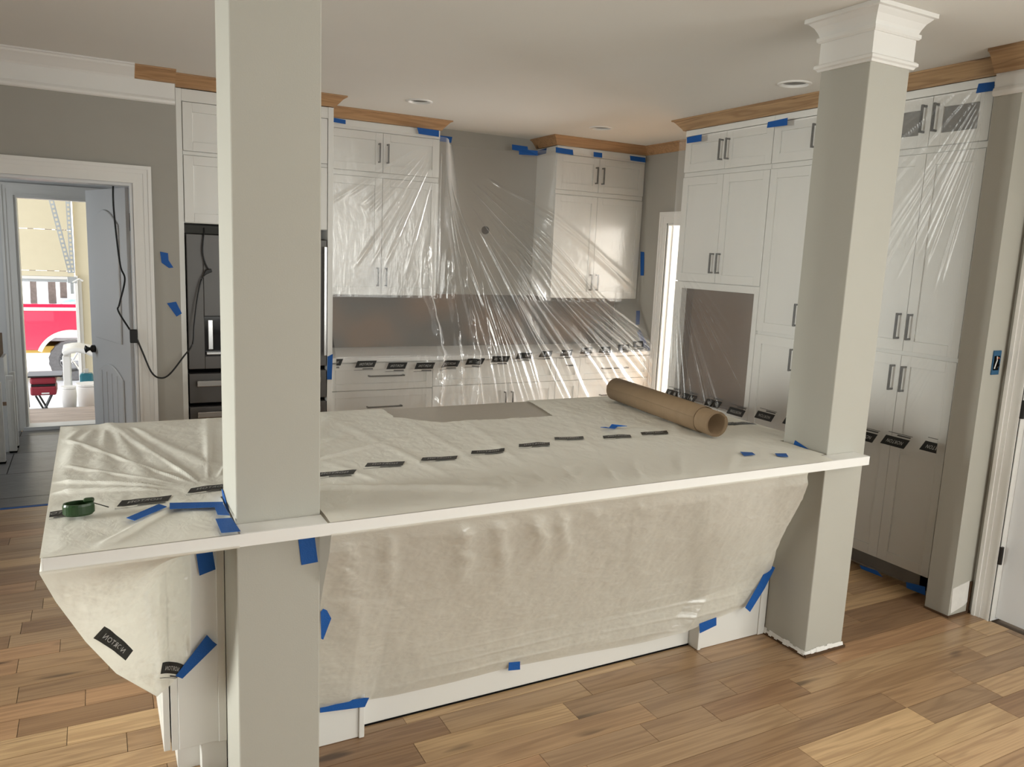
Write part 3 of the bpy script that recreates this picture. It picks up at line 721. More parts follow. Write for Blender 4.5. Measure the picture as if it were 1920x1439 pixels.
# film ends: ragged side edge by the hall doorway
s1 = thing('plastic_sheet', 'clear pleated plastic sheet taped over the back wall cabinets', 'plastic sheet', (2.7, 3.5, 0))
P = np.stack([GX, film_y(GX, GZ), GZ], -1)
grid('film', P, 'film_clear', s1)
for px, py in [(622, 680), (686, 683), (744, 686), (796, 686), (842, 682), (890, 678), (936, 673), (981, 667), (1023, 664), (1062, 662), (1100, 658), (1134, 656), (1169, 652), (1199, 646)]:
    c = at(px, py, 1, 3.43)
    wd = .15 if px < 1010 else .12
    def pos(a, b, l, c=c):
        xx = np.clip(c[0]+a, 1.238, 4.16); zz = c[2]+b; return np.stack([xx, film_y(xx, zz)-l, zz], -1)
    stamp(s1, pos, wd, .05, -.02, mirror=-1)

# ------------------------------------------------------------------ plastic film over the tall cabinets
def tall_film(label, y0, y1, fans, seed, zbot, extra, wr=(.007, .014), step=.0062):
    r_ = np.random.RandomState(seed)
    ridges = []
    for (py, pz, t0, t1, n, a0, a1, s0, ln) in fans:
        for k in range(n): ridges.append((py, pz, r_.uniform(t0, t1), r_.uniform(a0, a1), r_.uniform(*wr), s0+r_.uniform(0, .15), ln*r_.uniform(.6, 1.2)))
    def fx(Y, Z):
        Y = np.asarray(Y, float); Z = np.asarray(Z, float); d = np.zeros_like(Y+Z)
        for (py, pz, th0, a, w, s, ln) in ridges:
            dy = py-Y; dz = pz-Z; r = np.hypot(dy, dz); th = np.arctan2(dy, np.where(abs(dz) < 1e-6, 1e-6, dz))
            d = np.maximum(d, np.exp(-((th-th0)/w)**2)*a*sstep(s, s+.12, r)*(1-sstep(ln, ln+.25, r)))
        return 3.490-d-.004*fbm(Y*4+seed, Z*2)-.002*fbm(Y*14, Z*6)
    s = thing('plastic_sheet', label, 'plastic sheet', (3.49, (y0+y1)/2, 0))
    ny = int((y1-y0)/step); YY, ZZ = np.meshgrid(np.linspace(y1, y0, ny), np.linspace(2.60, zbot, 330), indexing='ij')
    grid('film', np.stack([fx(YY, ZZ), YY, ZZ], -1), extra, s)
    return s, fx
s2, f2 = tall_film('thin plastic sheet taped over the oven opening and tall cabinet', .815, 2.44,
    [(2.40, 1.72, .02, .55, 12, .006, .013, .25, 1.3), (2.55, 1.9, .55, .95, 8, .003, .006, .3, 1.2), (2.3, 1.6, -.12, .05, 5, .005, .01, .5, .9)], 3, .05, 'film_light')
for px, py in [(1260, 738), (1290, 746), (1335, 757), (1378, 773), (1432, 781), (1487, 792)]:
    c = at(px, py, 0, 3.48)
    def pos(a, b, l, c=c): yy = np.clip(c[1]-a, .817, 2.438); zz = c[2]+b; return np.stack([f2(yy, zz)-l, yy, zz], -1)
    stamp(s2, pos, .15, .052, .03, flip=-1)
s3, f3 = tall_film('thin plastic sheet taped over the pantry cabinet with glass doors', .197, .805,
    [(.10, 2.78, -1.25, -.16, 60, .004, .009, .1, 1.0), (.16, 1.55, -1.3, -.3, 12, .003, .006, .05, .5)], 5, .055, 'film_light', (.005, .011), .004)
for px, py in [(1618, 818), (1676, 829), (1752, 841)]:
    c = at(px, py, 0, 3.48)
    def pos(a, b, l, c=c): yy = np.clip(c[1]-a, .199, .803); zz = c[2]+b; return np.stack([f3(yy, zz)-l, yy, zz], -1)
    stamp(s3, pos, .145, .054, .03, flip=-1)

# ------------------------------------------------------------------ plastic sheet over the peninsula
s4 = thing('plastic_sheet', 'milky plastic sheet draped over the peninsula counter and its front', 'plastic sheet', (1.05, .6, .9))
rp = np.random.RandomState(21)
top_r = [(-.03, .36, t_, rp.uniform(.010, .024), rp.uniform(.020, .04), rp.uniform(.04, .12), rp.uniform(.45, 1.1)) for t_ in (2.35, 2.05, 1.82, 1.45, 1.2, .95, .72, .5, 2.65, 2.9, -2.2, -1.4, -.35)]
top_r += [(-.30, 1.6, t_, rp.uniform(.006, .012), rp.uniform(.03, .05), .25, rp.uniform(.7, 1.0)) for t_ in (-1.75, -1.6, -1.48, -1.38, -1.27, -1.9)]
top_r += [(.9, -.9, t_, .004, .015, .9, 2.2) for t_ in (1.15, 1.3, 1.42, 1.55, 1.7, 1.9, 1.05, .9, .75)]
def top_z(X, Y):
    X = np.asarray(X, float); Y = np.asarray(Y, float); d = np.zeros_like(X+Y)
    for (cx, cy, th0, a, w, s, ln) in top_r:
        dx, dy = X-cx, Y-cy; r = np.hypot(dx, dy); th = np.arctan2(dy, dx); dt = np.abs((th-th0+np.pi) % (2*np.pi)-np.pi)
        d = np.maximum(d, np.exp(-(dt/w)**2)*a*sstep(s, s+.12, r)*(1-sstep(ln, ln+.3, r)))
    e = np.minimum(np.minimum(X-CX0, CX1-X), np.minimum(Y-CY0, CY1-Y)); e = sstep(-.006, .05, e)
    big = .006*sstep(.25, .9, Y)*np.maximum(fbm(X*1.7+2, Y*2.3), 0)*2
    soft = .0035*(fbm(X*7, Y*5)+.5)+.002*(fbm(X*24, Y*16)+.4)
    return ZC+.004+(d*.62+big+soft)*e
tx = np.linspace(CX0-.006, CX1+.002, 520); ty = np.linspace(CY0-.006, CY1+.006, 270)
TXg, TYg = np.meshgrid(tx, ty, indexing='ij')
P = np.stack([TXg, TYg, top_z(TXg, TYg)], -1)
mx_ = (TXg[:-1, :-1]+TXg[1:, 1:])/2; my_ = (TYg[:-1, :-1]+TYg[1:, 1:])/2
mask = ~(((mx_ > -.006) & (mx_ < W+.006) & (my_ < D+.006)) | ((mx_ > XR-.014+.25*(my_-.1)*(my_ < 0)) & (my_ < D+.008)))
# bare patch at the back edge where the sheet stops short
hole = [at(717, 770, 2, ZC)[:2], at(739, 786, 2, ZC)[:2], at(827, 796, 2, ZC)[:2], at(1037, 783, 2, ZC)[:2], at(989, 757, 2, ZC)[:2]+np.array([.05, .2]), at(717, 770, 2, ZC)[:2]+np.array([.02, .2])]
def inside(x, y, poly):
    r = np.zeros_like(x, bool); n = len(poly)
    for i in range(n):
        x1, y1 = poly[i]; x2, y2 = poly[(i+1) % n]
        c = ((y1 > y) != (y2 > y)) & (x < (x2-x1)*(y-y1)/(y2-y1+1e-12)+x1); r ^= c
    return r
mask &= ~inside(mx_, my_, hole)
grid('top_layer', P, 'film_top_brightened', s4, mask)
pts = [(118, 962), (272, 940), (398, 916), (628, 889), (722, 872), (824, 861), (915, 848), (1002, 836), (1067, 823), (1157, 820), (1227, 813), (1355, 797), (1395, 796)]
for i, (px, py) in enumerate(pts):
    c = at(px, py, 2, ZC+.006); c2 = at(px+20, py-3.5, 2, ZC+.006)
    ang = math.atan2(-.12, 1) if px > 500 else math.atan2(.1, 1)
    def pos(a, b, l, c=c, ang=ang):
        xx = np.clip(c[0]+a*math.cos(ang)-b*math.sin(ang), CX0+.002, CX1-.004); yy = c[1]+a*math.sin(ang)+b*math.cos(ang)
        return np.stack([xx, yy, top_z(xx, yy)+l*.8], -1)
    stamp(s4, pos, .14, .048, -.02, mirror=-1, lines=px < 1300)
def coons(C0, C1, D0, D1, nu, nv):
    u = np.linspace(0, 1, nu)[:, None, None]; v = np.linspace(0, 1, nv)[None, :, None]
    c0 = C0(u[:, 0, 0])[:, None, :]; c1 = C1(u[:, 0, 0])[:, None, :]; d0 = D0(v[0, :, 0])[None]; d1 = D1(v[0, :, 0])[None]
    return (1-v)*c0+v*c1+(1-u)*d0+u*d1-((1-u)*(1-v)*c0[:1]+u*(1-v)*c0[-1:]+(1-u)*v*c1[:1]+u*v*c1[-1:])
def poly(pts):
    P = np.array(pts, float); s = np.concatenate([[0], np.cumsum(np.linalg.norm(np.diff(P, axis=0), axis=1))]); s /= s[-1]
    return lambda t: np.stack([np.interp(t, s, P[:, i]) for i in range(3)], -1)
YF = CY0-.0085
# front drape
bot = [(.262, .233, .14), (.40, .236, .135), (.50, .292, .105), at(740, 1305, 1, .292), at(850, 1280, 1, .292), at(965, 1250, 1, .292), at(1100, 1225, 1, .290), at(1200, 1207, 1, .282), at(1245, 1196, 1, .262), at(1285, 1186, 1, .222), at(1330, 1166, 1, .222), at(1398, 1138, 1, .224)]
right = [(2.207, YF, .899), (2.205, YF, .893), at(1500, 935, 1, -.02), at(1470, 985, 1, .06), at(1450, 1030, 1, .15), at(1441, 1072, 1, .218), at(1398, 1138, 1, .224)]
left = [(.2485, YF, .899), (.2485, YF, .893), (.2485, .04, .62), (.2485, .14, .38), (.262, .233, .14)]
top = [(.2485, YF, .899), (2.207, YF, .899)]
NU, NV = 420, 230
Pd = coons(poly(top), poly(bot), poly(left), poly(right), NU, NV)
uu, vv = np.meshgrid(np.linspace(0, 1, NU), np.linspace(0, 1, NV), indexing='ij')
Xd, Zd = Pd[..., 0], Pd[..., 2]
disp = .016*fbm(Xd*3+1, Zd*2.2)+.006*fbm(Xd*9, Zd*7)+.0022*fbm(Xd*26, Zd*40)
for (xc, a_, w_, ln, sl) in ((.42, .030, .022, .30, .06), (.66, .034, .03, .36, .10), (.78, .026, .022, .34, .12), (.92, .030, .028, .26, .10), (1.02, .026, .02, .3, .12), (1.16, .018, .02, .14, .05), (1.36, .02, .015, .10, .02), (.30, .03, .03, .5, .08)):
    t_ = np.clip((.90-Zd)/ln, 0, 1); xx = xc+sl*t_+.02*fbm(Zd*11, Zd*0+xc)
    disp += np.exp(-((Xd-xx)/(w_*(1+.8*t_)))**2)*a_*.75*t_**.5*(1-t_)*1.6*(1+.6*fbm(Xd*22, Zd*26))
for k in range(14):
    z0 = .12+.03*k; disp += .004*np.exp(-((Zd-z0-.05*(Xd-1.05)**2*(k/14))/.007)**2)*np.exp(-((Xd-(1.0 if k % 2 else 1.9))/.35)**2)*sstep(.5, .1, Zd)
fall = sstep(.01, .09, vv)*sstep(1.0, .93, vv)
Pd[..., 1] -= np.maximum(disp+.009, 0)*fall
grid('front_drape', Pd, 'film_drape', s4)
# drape at the overhang: front piece and end piece meeting in one hanging fold
fold = [(CX0-.008, YF, .900), (CX0-.008, YF, .894), (-.445, -.05, .80), (-.385, .03, .64), (-.315, .11, .49), (-.258, .18, .40), (-.205, .229, .325)]
fr_top = [(CX0-.008, YF, .900), (-.004, YF, .900)]
fr_right = [(-.004, YF, .900), (-.004, YF, .893), (-.05, .0, .880), (-.085, .13, .860), (-.098, .231, .80), (-.102, .232, .60), (-.108, .232, .40)]
fr_bot = [(-.205, .229, .325), (-.17, .231, .35), (-.14, .232, .38), (-.108, .232, .40)]
NU, NV = 160, 170
Pf = coons(poly(fr_top), poly(fr_bot), poly(fold), poly(fr_right), NU, NV)
uu, vv = np.meshgrid(np.linspace(0, 1, NU), np.linspace(0, 1, NV), indexing='ij')
Xf, Zf = Pf[..., 0], Pf[..., 2]
disp = .012*fbm(Xf*5, Zf*5)+.007*fbm(Xf*15, Zf*17)+.003*fbm(Xf*40, Zf*44)
Pf[..., 1] -= disp*sstep(.01, .12, vv)*sstep(1, .9, vv)*sstep(0, .08, uu)*sstep(1, .9, uu)
grid('overhang_drape', Pf, 'film_drape', s4)
en_bot = [(-.205, .229, .325), (-.205, .7, .36), (-.205, 1.36, .42)]
en_top = [(CX0-.008, YF, .900), (CX0-.008, CY1+.006, .900)]
en_r = [(CX0-.008, CY1+.006, .900), (CX0-.008, CY1, .893), (-.36, 1.42, .66), (-.205, 1.36, .42)]
Pe = coons(poly(en_top), poly(en_bot), poly(fold), poly(en_r), 170, 90)
Pe[..., 0] -= .006*fbm(Pe[..., 1]*6, Pe[..., 2]*5)*sstep(0, .1, np.linspace(0, 1, 170))[:, None]
grid('end_drape', Pe, 'film_drape', s4)
# two prints on the overhang drape (placed on the cloth surface by its own u, v)
def drape_stamp(G, C_, L_, R_, T_, B_, w, h, **kw):
    nu, nv = G.shape[:2]
    q = G.reshape(-1, 3)-CAM; dpt = q@_fw; sx = 960+FPX*(q@_rt)/dpt; sy = 719.5-FPX*(q@_up)/dpt
    def uv(p):
        k = int(np.argmin((sx-p[0])**2+(sy-p[1])**2)); return np.array((k//nv/(nu-1), k % nv/(nv-1)))
    c0 = uv(C_); e1 = uv(R_)-uv(L_); e2 = uv(T_)-uv(B_)
    def samp(u, v):
        u = np.clip(u, 0, .9999)*(nu-1); v = np.clip(v, 0, .9999)*(nv-1); i = u.astype(int); j = v.astype(int); fu = (u-i)[:, None]; fv = (v-j)[:, None]
        return G[i, j]*(1-fu)*(1-fv)+G[i+1, j]*fu*(1-fv)+G[i, j+1]*(1-fu)*fv+G[i+1, j+1]*fu*fv
    def pos(a, b, l):
        q = samp(c0[0]+a/w*e1[0]+b/h*e2[0], c0[1]+a/w*e1[1]+b/h*e2[1]).copy(); q[:, 1] -= l; q[:, 0] -= l*.3; return q
    return stamp(s4, pos, w, h, 0.0, **kw)
drape_stamp(Pf, (215, 1206), (187, 1184), (243, 1228), (223, 1195), (206, 1217), .15, .05, mirror=-1, lines=False)
drape_stamp(Pf, (324, 1252), (305, 1250), (343, 1254), (326, 1241), (322, 1263), .12, .05, mirror=-1, lines=True)

# ------------------------------------------------------------------ blue painter's tape
TG = 'blue tape strips'
def tape(px, ax, val, label, out=None, th=.0012, lift=None, grp=None):
    P = [at(x, y, ax, val) for x, y in px]
    if ax == 1 and 4.0 < val < 4.077:
        for _ in range(3): P = [at(x, y, 1, float(film_y(p[0], p[2]))-.004) for (x, y), p in zip(px, P)]
    n = [0, 0, 0]; n[ax] = out if out else (1 if ax == 2 else -1)
    return tag(MB().slab(P, n, th).build('painters_tape', 'blue_tape'), label, 'tape', grp)
tape([(625, 221), (648, 225), (648, 233), (625, 229)], 1, 3.694, 'blue tape square at the refrigerator end of the wall cabinet crown')
tape([(782, 239), (823, 245), (823, 257), (785, 251)], 1, 3.694, 'long blue tape strip under the mitred crown end')
tape([(824, 254), (848, 257), (846, 268), (824, 265)], 1, 4.0785, 'blue tape on the bare wall next to the mitred crown end')
tape([(960, 271), (989, 275), (990, 281), (1008, 283), (1008, 292), (973, 290), (973, 283), (960, 281)], 1, 4.075, 'stepped blue tape on the bare wall beside the corner cabinet')
tape([(1008, 283), (1025, 278), (1024, 288), (1008, 292)], 0, 3.2445, 'blue tape on the side of the corner wall cabinet')
tape([(1042, 276), (1074, 281), (1075, 291), (1042, 286)], 1, 3.690, 'wide blue tape at the free corner of the corner cabinet frieze')
tape([(1113, 285), (1129, 287), (1129, 296), (1113, 294)], 1, 3.690, 'short blue tape at the middle of the corner cabinet frieze')
tape([(1181, 292), (1210, 296), (1210, 305), (1182, 301)], 1, 3.690, 'blue tape on the corner cabinet frieze against the side wall')
tape([(1201, 472), (1208, 473), (1207, 517), (1201, 517)], 0, 4.196, 'vertical blue tape on the side wall beside the corner cabinet')
tape([(1193, 583), (1200, 583), (1199, 609), (1192, 609)], 0, 4.196, 'small vertical blue tape on the side wall below the corner cabinet')
tape([(1194, 621), (1200, 619), (1219, 655), (1218, 660), (1204, 650)], 0, 4.196, 'slanted pointed blue tape at the corner end of the back countertop')
tape([(1288, 258), (1316, 252), (1315, 265), (1288, 269)], 0, 3.484, 'blue tape at the top far corner of the oven cabinet')
tape([(1440, 229), (1477, 221), (1476, 235), (1438, 240)], 0, 3.484, 'blue tape above the gap between oven cabinet and tall cabinet')
tape([(1835, 157), (1865, 153), (1864, 170), (1830, 175)], 0, 3.484, 'blue tape at the top of the pantry cabinet beside the stub wall')
tape([(300, 472), (315, 475), (316, 488), (325, 502), (317, 503), (303, 493)], 1, 3.2485, 'bent blue tape on the greige wall beside the refrigerator')
tape([(313, 569), (330, 566), (341, 588), (331, 594)], 1, 3.2485, 'slanted blue tape on the greige wall below the bent piece')
tape([(614, 669), (624, 664), (622, 712), (613, 712)], 1, 3.3385, 'vertical blue tape on the refrigerator side panel')
tape([(1612, 1060), (1645, 1071), (1655, 1083), (1615, 1067)], 0, 3.487, 'blue tape holding the pantry sheet at its hem near the column')
tape([(1699, 1092), (1735, 1101), (1735, 1117), (1700, 1103)], 0, 3.487, 'blue tape holding the pantry sheet at its hem near the stub wall')
tape([(559, 1010), (590, 1007), (596, 1054), (565, 1060)], 1, -.001, 'upright blue tape on the column front just under the ledge')
tape([(367, 1034), (398, 1030), (404, 1068), (374, 1080)], 1, .2275, 'upright blue tape on the cabinet end panel under the overhang')
tape([(329, 1268), (388, 1191), (399, 1203), (407, 1209), (342, 1273)], 1, .2265, 'long slanted blue tape from printed drape to cabinet end panel')
tape([(601, 1148), (606, 1142), (613, 1145), (621, 1160), (606, 1200), (602, 1198)], 1, .035, 'pointed blue tape scrap on the drape beside the column')
tape([(600, 1322), (684, 1309), (692, 1309), (684, 1326), (600, 1337)], 1, .2185, 'long blue tape along the low pilaster by the column')
tape([(954, 1243), (975, 1241), (975, 1256), (953, 1258)], 1, .274, 'small blue tape square at the middle of the drape hem')
tape([(1311, 1170), (1343, 1158), (1343, 1173), (1312, 1188)], 1, .2195, 'blue tape on the pilaster beside the passage column')
tape([(1397, 1140), (1427, 1087), (1440, 1057), (1453, 1065), (1434, 1103), (1406, 1148)], 1, .196, 'long slanted blue tape where the drape meets the passage column')
tape([(1388, 848), (1410, 849), (1416, 853), (1395, 855)], 2, ZC+.012, 'flat blue tape square on the counter film away from the passage column', grp='loose tape squares on the counter')
tape([(1453, 851), (1474, 851), (1478, 857), (1458, 856)], 2, ZC+.012, 'flat blue tape square on the counter film close to the passage column', grp='loose tape squares on the counter')
tape([(1491, 826), (1520, 845), (1486, 840)], 0, XR-.0015, 'triangle of blue tape on the passage column at counter level')
c = at(1148, 803, 2, ZC+.012)
mb = MB()
for (a, b, cc, d) in (((0, 0, 0), (.03, .02, .012), (.05, .0, .004), (.02, -.02, .0)), ((.03, .02, .012), (.07, .01, .002), (.09, -.02, .008), (.05, .0, .004)), ((.0, 0, 0), (.02, -.02, 0), (-.03, -.015, .01), (-.04, .01, .004))):
    mb.slab([c+np.array(q)-np.array((.02, 0, 0)) for q in (a, b, cc, d)], (0, 0, 1), .002)
tag(mb.build('painters_tape', 'blue_tape'), 'crumpled blue tape scrap on the counter near the kraft paper roll', 'tape')
tape([(237, 972), (298, 946), (313, 951), (252, 977)], 2, ZC+.017, 'blue tape strip lying at an angle on the overhang film')
tape([(318, 944), (418, 942), (420, 951), (318, 955)], 2, ZC+.018, 'long blue tape strip pointing at the column on the overhang film')
tape([(402, 950), (418, 945), (431, 967), (408, 966)], 2, ZC+.0195, 'blue tape square on the counter against the column side')
tape([(416, 917), (419, 921), (430, 962), (420, 948)], 0, -.0015, 'narrow blue tape climbing the side of the column')
tape([(404, 974), (434, 972), (451, 997), (415, 1000)], 2, ZC+.017, 'blue tape square on the ledge at the column corner')
a, b = at(0, 957, 2, 0), at(85, 945, 2, 0)
tag(B(-.97, -.11, 3.415, 3.450, .0003, .0012).build('painters_tape', 'blue_tape'), 'blue tape line across the floor at the mudroom threshold', 'tape')

# ------------------------------------------------------------------ things on the counter
# kraft paper roll
pa = at(1342, 822, 2, ZC+.010); R0 = .0625
axd = np.array((.105, .995, 0)); axd /= np.linalg.norm(axd); sd = np.array((axd[1], -axd[0], 0))
base = pa+np.array((0, 0, R0+.002))
def spiral(r0, r1, turns, ph, l0, l1, n=120):
    mb = MB(); 
    for i in range(n+1):
        f = i/n; r = r0+(r1-r0)*f; q = ph+2*math.pi*turns*f
        o_ = base+sd*r*math.cos(q)+np.array((0, 0, 1))*r*math.sin(q)
        mb.v.append(tuple(o_+axd*l0)); mb.v.append(tuple(o_+axd*l1))
        if i: k = 2*i; mb.f.append((k-2, k-1, k+1, k))
    return mb
roll = thing('kraft_paper_roll', 'brown kraft paper roll lying across the covered counter', 'paper roll', tuple(pa))
o = spiral(.050, .0600, 4.0, .6, 0, .914).build('inner_coil', 'kraft', roll, 0, True)
md = o.modifiers.new('t', 'SOLIDIFY'); md.thickness = .0016
o = spiral(.0612, .0635, 1.15, 2.0, .095, .918, 60).build('outer_wrap', 'kraft', roll, 0, True)
md = o.modifiers.new('t', 'SOLIDIFY'); md.thickness = .0014
# green tape tool
gc = at(148, 965, 2, ZC+.015)
gt = thing('tape_tool', 'small dark green oval tool with a thin spike on the overhang film', 'tool', tuple(gc))
mb = MB(); n = 28
for (s_, z_) in ((.86, 0), (1.0, .006), (1.0, .028), (.94, .034), (.80, .034), (.78, .012)):
    for i in range(n):
        q = 2*math.pi*i/n; mb.v.append((gc[0]+.040*s_*math.cos(q), gc[1]+.026*s_*math.sin(q), gc[2]+z_))
for k in range(5):
    for i in range(n): mb.f.append((k*n+i, k*n+(i+1) % n, (k+1)*n+(i+1) % n, (k+1)*n+i))
mb.f.append(tuple(range(n-1, -1, -1))); mb.f.append(tuple(5*n+i for i in range(n)))
mb.build('body', 'green_plastic', gt, 0, False)
B(gc[0]+.012, gc[0]+.040, gc[1]+.002, gc[1]+.022, gc[2]+.030, gc[2]+.042).build('cap', 'green_plastic', gt, .006)
MB().tube([gc+np.array((.038, .004, .028)), gc+np.array((.075, -.005, .014))], .0014, 6).build('spike', 'black_metal', gt)

# ------------------------------------------------------------------ recessed lights
for i, (c, lb) in enumerate(zip(LIGHTS, ('recessed ceiling light over the aisle before the refrigerator side wall cabinet', 'recessed ceiling light over the aisle before the corner wall cabinet', 'recessed ceiling light close to the white column capital'))):
    t = thing('recessed_light', lb, 'ceiling light', (c[0], c[1], H), 'recessed lights in the kitchen ceiling')
    def ring(prof, name, mat):
        mb = MB(); n = 40; k = len(prof)
        for j in range(n):
            q = 2*math.pi*j/n
            for (r_, z_) in prof: mb.v.append((c[0]+r_*math.cos(q), c[1]+r_*math.sin(q), H+z_))
        for j in range(n):
            for a in range(k-1): jj = (j+1) % n; mb.f.append((j*k+a, j*k+a+1, jj*k+a+1, jj*k+a))
        return mb, n, k
    mb, n, k = ring([(LR+.016, -.0005), (LR+.014, -.006), (LR-.002, -.008), (LR-.006, -.004), (LR-.008, .01)], 'trim_ring', 'white_trim'); mb.build('trim_ring', 'white_trim', t, 0, True)
    mb, n, k = ring([(LR-.006, .0), (LR-.016, .045), (LR-.03, .06), (.001, .062)], 'baffle', 'baffle_grey'); mb.build('baffle', 'baffle_grey', t, 0, True)

# ------------------------------------------------------------------ near panel door, stub wall details
d2 = B(3.635, 3.672, NY0+.004, NY1-.004, .012, NZ-.003).build('door_2', 'door_white', None, .002); struct(d2, 'white panel door in the near side wall')
mb = MB()
for (z0, z1) in ((.25, .95), (1.10, 1.90)):
    for (a, b) in ((NY0+.12, -.57), (-.50, NY1-.12)):
        mb.box(3.631, 3.6345, a, b, z0, z1)
mb.build('panel', 'door_white', d2, .002)
mb = MB(); mb.box(3.595, 3.73, NY1-.0035, NY1+.0005, 0, NZ); mb.box(3.595, 3.73, NY0-.0005, NY0+.0035, 0, NZ); mb.box(3.595, 3.73, NY0+.0035, NY1-.0035, NZ-.0025, NZ+.0005)
struct(mb.build('trim_17', 'white_trim'), 'white jamb of the near panel door')
for z in (1.09, .349, 1.83):
    mb = MB(); mb.tube([(3.596, NY1-.006, z-.045), (3.596, NY1-.006, z+.045)], .011, 10); mb.build('hinge', 'black_metal', d2)
ob = thing('outlet_box', 'open blue electrical box with loose wires on the stub wall', 'outlet box', (3.52, -.016, 1.30))
mb = MB(); bx0, bx1, bz0, bz1 = 3.488, 3.548, 1.245, 1.363; y_ = -.0155
mb.box(bx0, bx0+.005, y_-.006, y_, bz0, bz1); mb.box(bx1-.005, bx1, y_-.006, y_, bz0, bz1); mb.box(bx0+.005, bx1-.005, y_-.006, y_, bz0, bz0+.022); mb.box(bx0+.005, bx1-.005, y_-.006, y_, bz1-.026, bz1); mb.build('box_rim', 'box_blue', ob, .001)
B(bx0+.005, bx1-.005, y_-.002, y_, bz0+.022, bz1-.026).build('box_back', 'dark_gap', ob)
for (m_, q) in (('white_trim', [(.014, .03), (.02, .05), (.028, .07), (.024, .09)]), ('black_plastic', [(.03, .035), (.048, .04), (.052, .05), (.04, .052)]), ('copper', [(.025, .075), (.035, .085), (.045, .08)])):
    MB().tube([(bx0+a, y_-.008, bz0+b) for a, b in q], .0028, 6).build('wire', m_, ob)
tag(MB().slab([(3.43, -.0152, .155), (3.565, -.0152, .175), (3.57, -.0152, .06), (3.545, -.0152, .045), (3.44, -.0152, .02)], (0, -1, 0), .0025).build('drywall_patch', 'plaster_patch'), 'white torn drywall patch at the foot of the stub wall', 'patch')
struct(B(3.418, 3.6, -.022, .112, .0002, .010).build('trim_18', 'raw_gap'), 'raw dark gap under the stub wall')
struct(B(3.572, 3.588, -.0205, -.0152, .0, .17).build('trim_19', 'raw_gap'), 'raw brown wood gap beside the casing foot')

# ------------------------------------------------------------------ mudroom door, cable
ang = math.radians(17); hp = np.array((OX1-.022, DW1+.006, 0)); dd = np.array((-math.sin(ang), math.cos(ang), 0)); dn = np.array((-dd[1], dd[0], 0))   # dn: face towards the camera side
def dbox(mb, a0, a1, n0, n1, z0, z1):
    c = [hp+dd*a+dn*n for (a, n) in ((a0, n0), (a1, n0), (a1, n1), (a0, n1))]
    mb.quadbox([np.array((*p[:2], z0)) for p in c]+[np.array((*p[:2], z1)) for p in c])
mb = MB(); dbox(mb, 0, .76, -.018, .018, .012, 2.035); d1 = mb.build('door_1', 'door_white', None, .002); struct(d1, 'open white two-panel arched door of the mudroom')
def arch(z0, z1, w0, w1, rise, n0, n1, name):
    pts = [(w0, z0), (w1, z0)]+[(w0+(w1-w0)*(1-i/12), z1+rise*math.sin(math.pi*i/12)) for i in range(13)]
    P = [hp+dd*a+dn*n0+np.array((0, 0, z)) for a, z in pts]
    return MB().slab(P, dn, n1-n0).build(name, 'door_white', d1, .009)
arch(1.02, 1.80, .13, .63, .10, .0185, .030, 'panel'); arch(.16, .78, .13, .63, .08, .0185, .030, 'panel')
for k in range(1, 5):
    a = .13+.5*k/5
    mb = MB(); dbox(mb, a-.004, a+.004, .0305, .033, .18, .80); mb.build('groove', 'door_white', d1)
kp = hp+dd*.70+dn*.018+np.array((0, 0, .93))
MB().tube([kp, kp+dn*.02, kp+dn*.03, kp+dn*.045, kp+dn*.06, kp+dn*.066], [.027, .027, .011, .016, .028, .012], 16).build('knob', 'black_metal', d1, 0, True)
mb = MB(); e = hp+dd*.7605; dbox(mb, .7602, .763, -.010, .010, .88, .98); mb.build('latch_plate', 'black_metal', d1)
mb = MB()
for z in (1.82, .25): mb.box(OX1-.0195, OX1-.0182, DW1-.075, DW1-.01, z-.055, z+.055)
mb.build('hinge_leaf', 'black_metal', d1)
def smooth_path(P, n=10):
    P = [np.array(p, float) for p in P]; out = []
    for i in range(len(P)-1):
        p0, p1, p2, p3 = P[max(i-1, 0)], P[i], P[i+1], P[min(i+2, len(P)-1)]
        for k in range(n):
            t = k/n; out.append(.5*((2*p1)+(-p0+p2)*t+(2*p0-5*p1+4*p2-p3)*t*t+(-p0+3*p1-3*p2+p3)*t**3))
    return out+[P[-1]]
cb = thing('extension_cord', 'black extension cord hanging from the door top to the refrigerator', 'cord', tuple(at(300, 709, 1, 3.19)))
YD = 3.42
seg1 = [at(214, 340, 1, YD+.03), at(212, 352, 1, YD), at(213, 390, 1, YD), at(219, 450, 1, YD), at(226, 500, 1, 3.40), at(234, 525, 1, 3.37), at(224, 570, 1, 3.33), at(222, 584, 1, 3.31), at(243, 618, 1, 3.225)]
seg2 = [at(256, 634, 1, 3.215), at(268, 662, 1, 3.20), at(284, 698, 1, 3.19), at(300, 709, 1, 3.19), at(318, 702, 1, 3.19), at(345, 668, 1, 3.20), at(361, 645, 1, 3.22), at(364, 610, 1, 3.25), at(370, 560, 1, 3.28), at(378, 524, 1, 3.30), at(388, 512, 1, 3.31)]
seg3 = [at(392, 508, 1, 3.31), at(384, 492, 1, 3.31), at(380, 470, 1, 3.31), at(382, 440, 1, 3.32), at(382, 428, 1, 3.36)]
for s_ in (seg1, seg2, seg3): MB().tube(smooth_path(s_), .0055, 8).build('cable', 'black_plastic', cb, 0, True)
c = at(250.5, 630, 1, 3.218); B(c[0]-.022, c[0]+.022, c[1]-.013, c[1]+.013, c[2]-.045, c[2]+.040).build('plug_block', 'black_plastic', cb, .005)
c = at(389, 510, 1, 3.31); P_ = [c+np.array(q) for q in ((-.03, 0, -.025), (.028, 0, .0), (.022, 0, .022), (-.012, 0, .012))]; MB().slab(P_, (0, -1, 0), .02).build('plug', 'black_plastic', cb, .003)

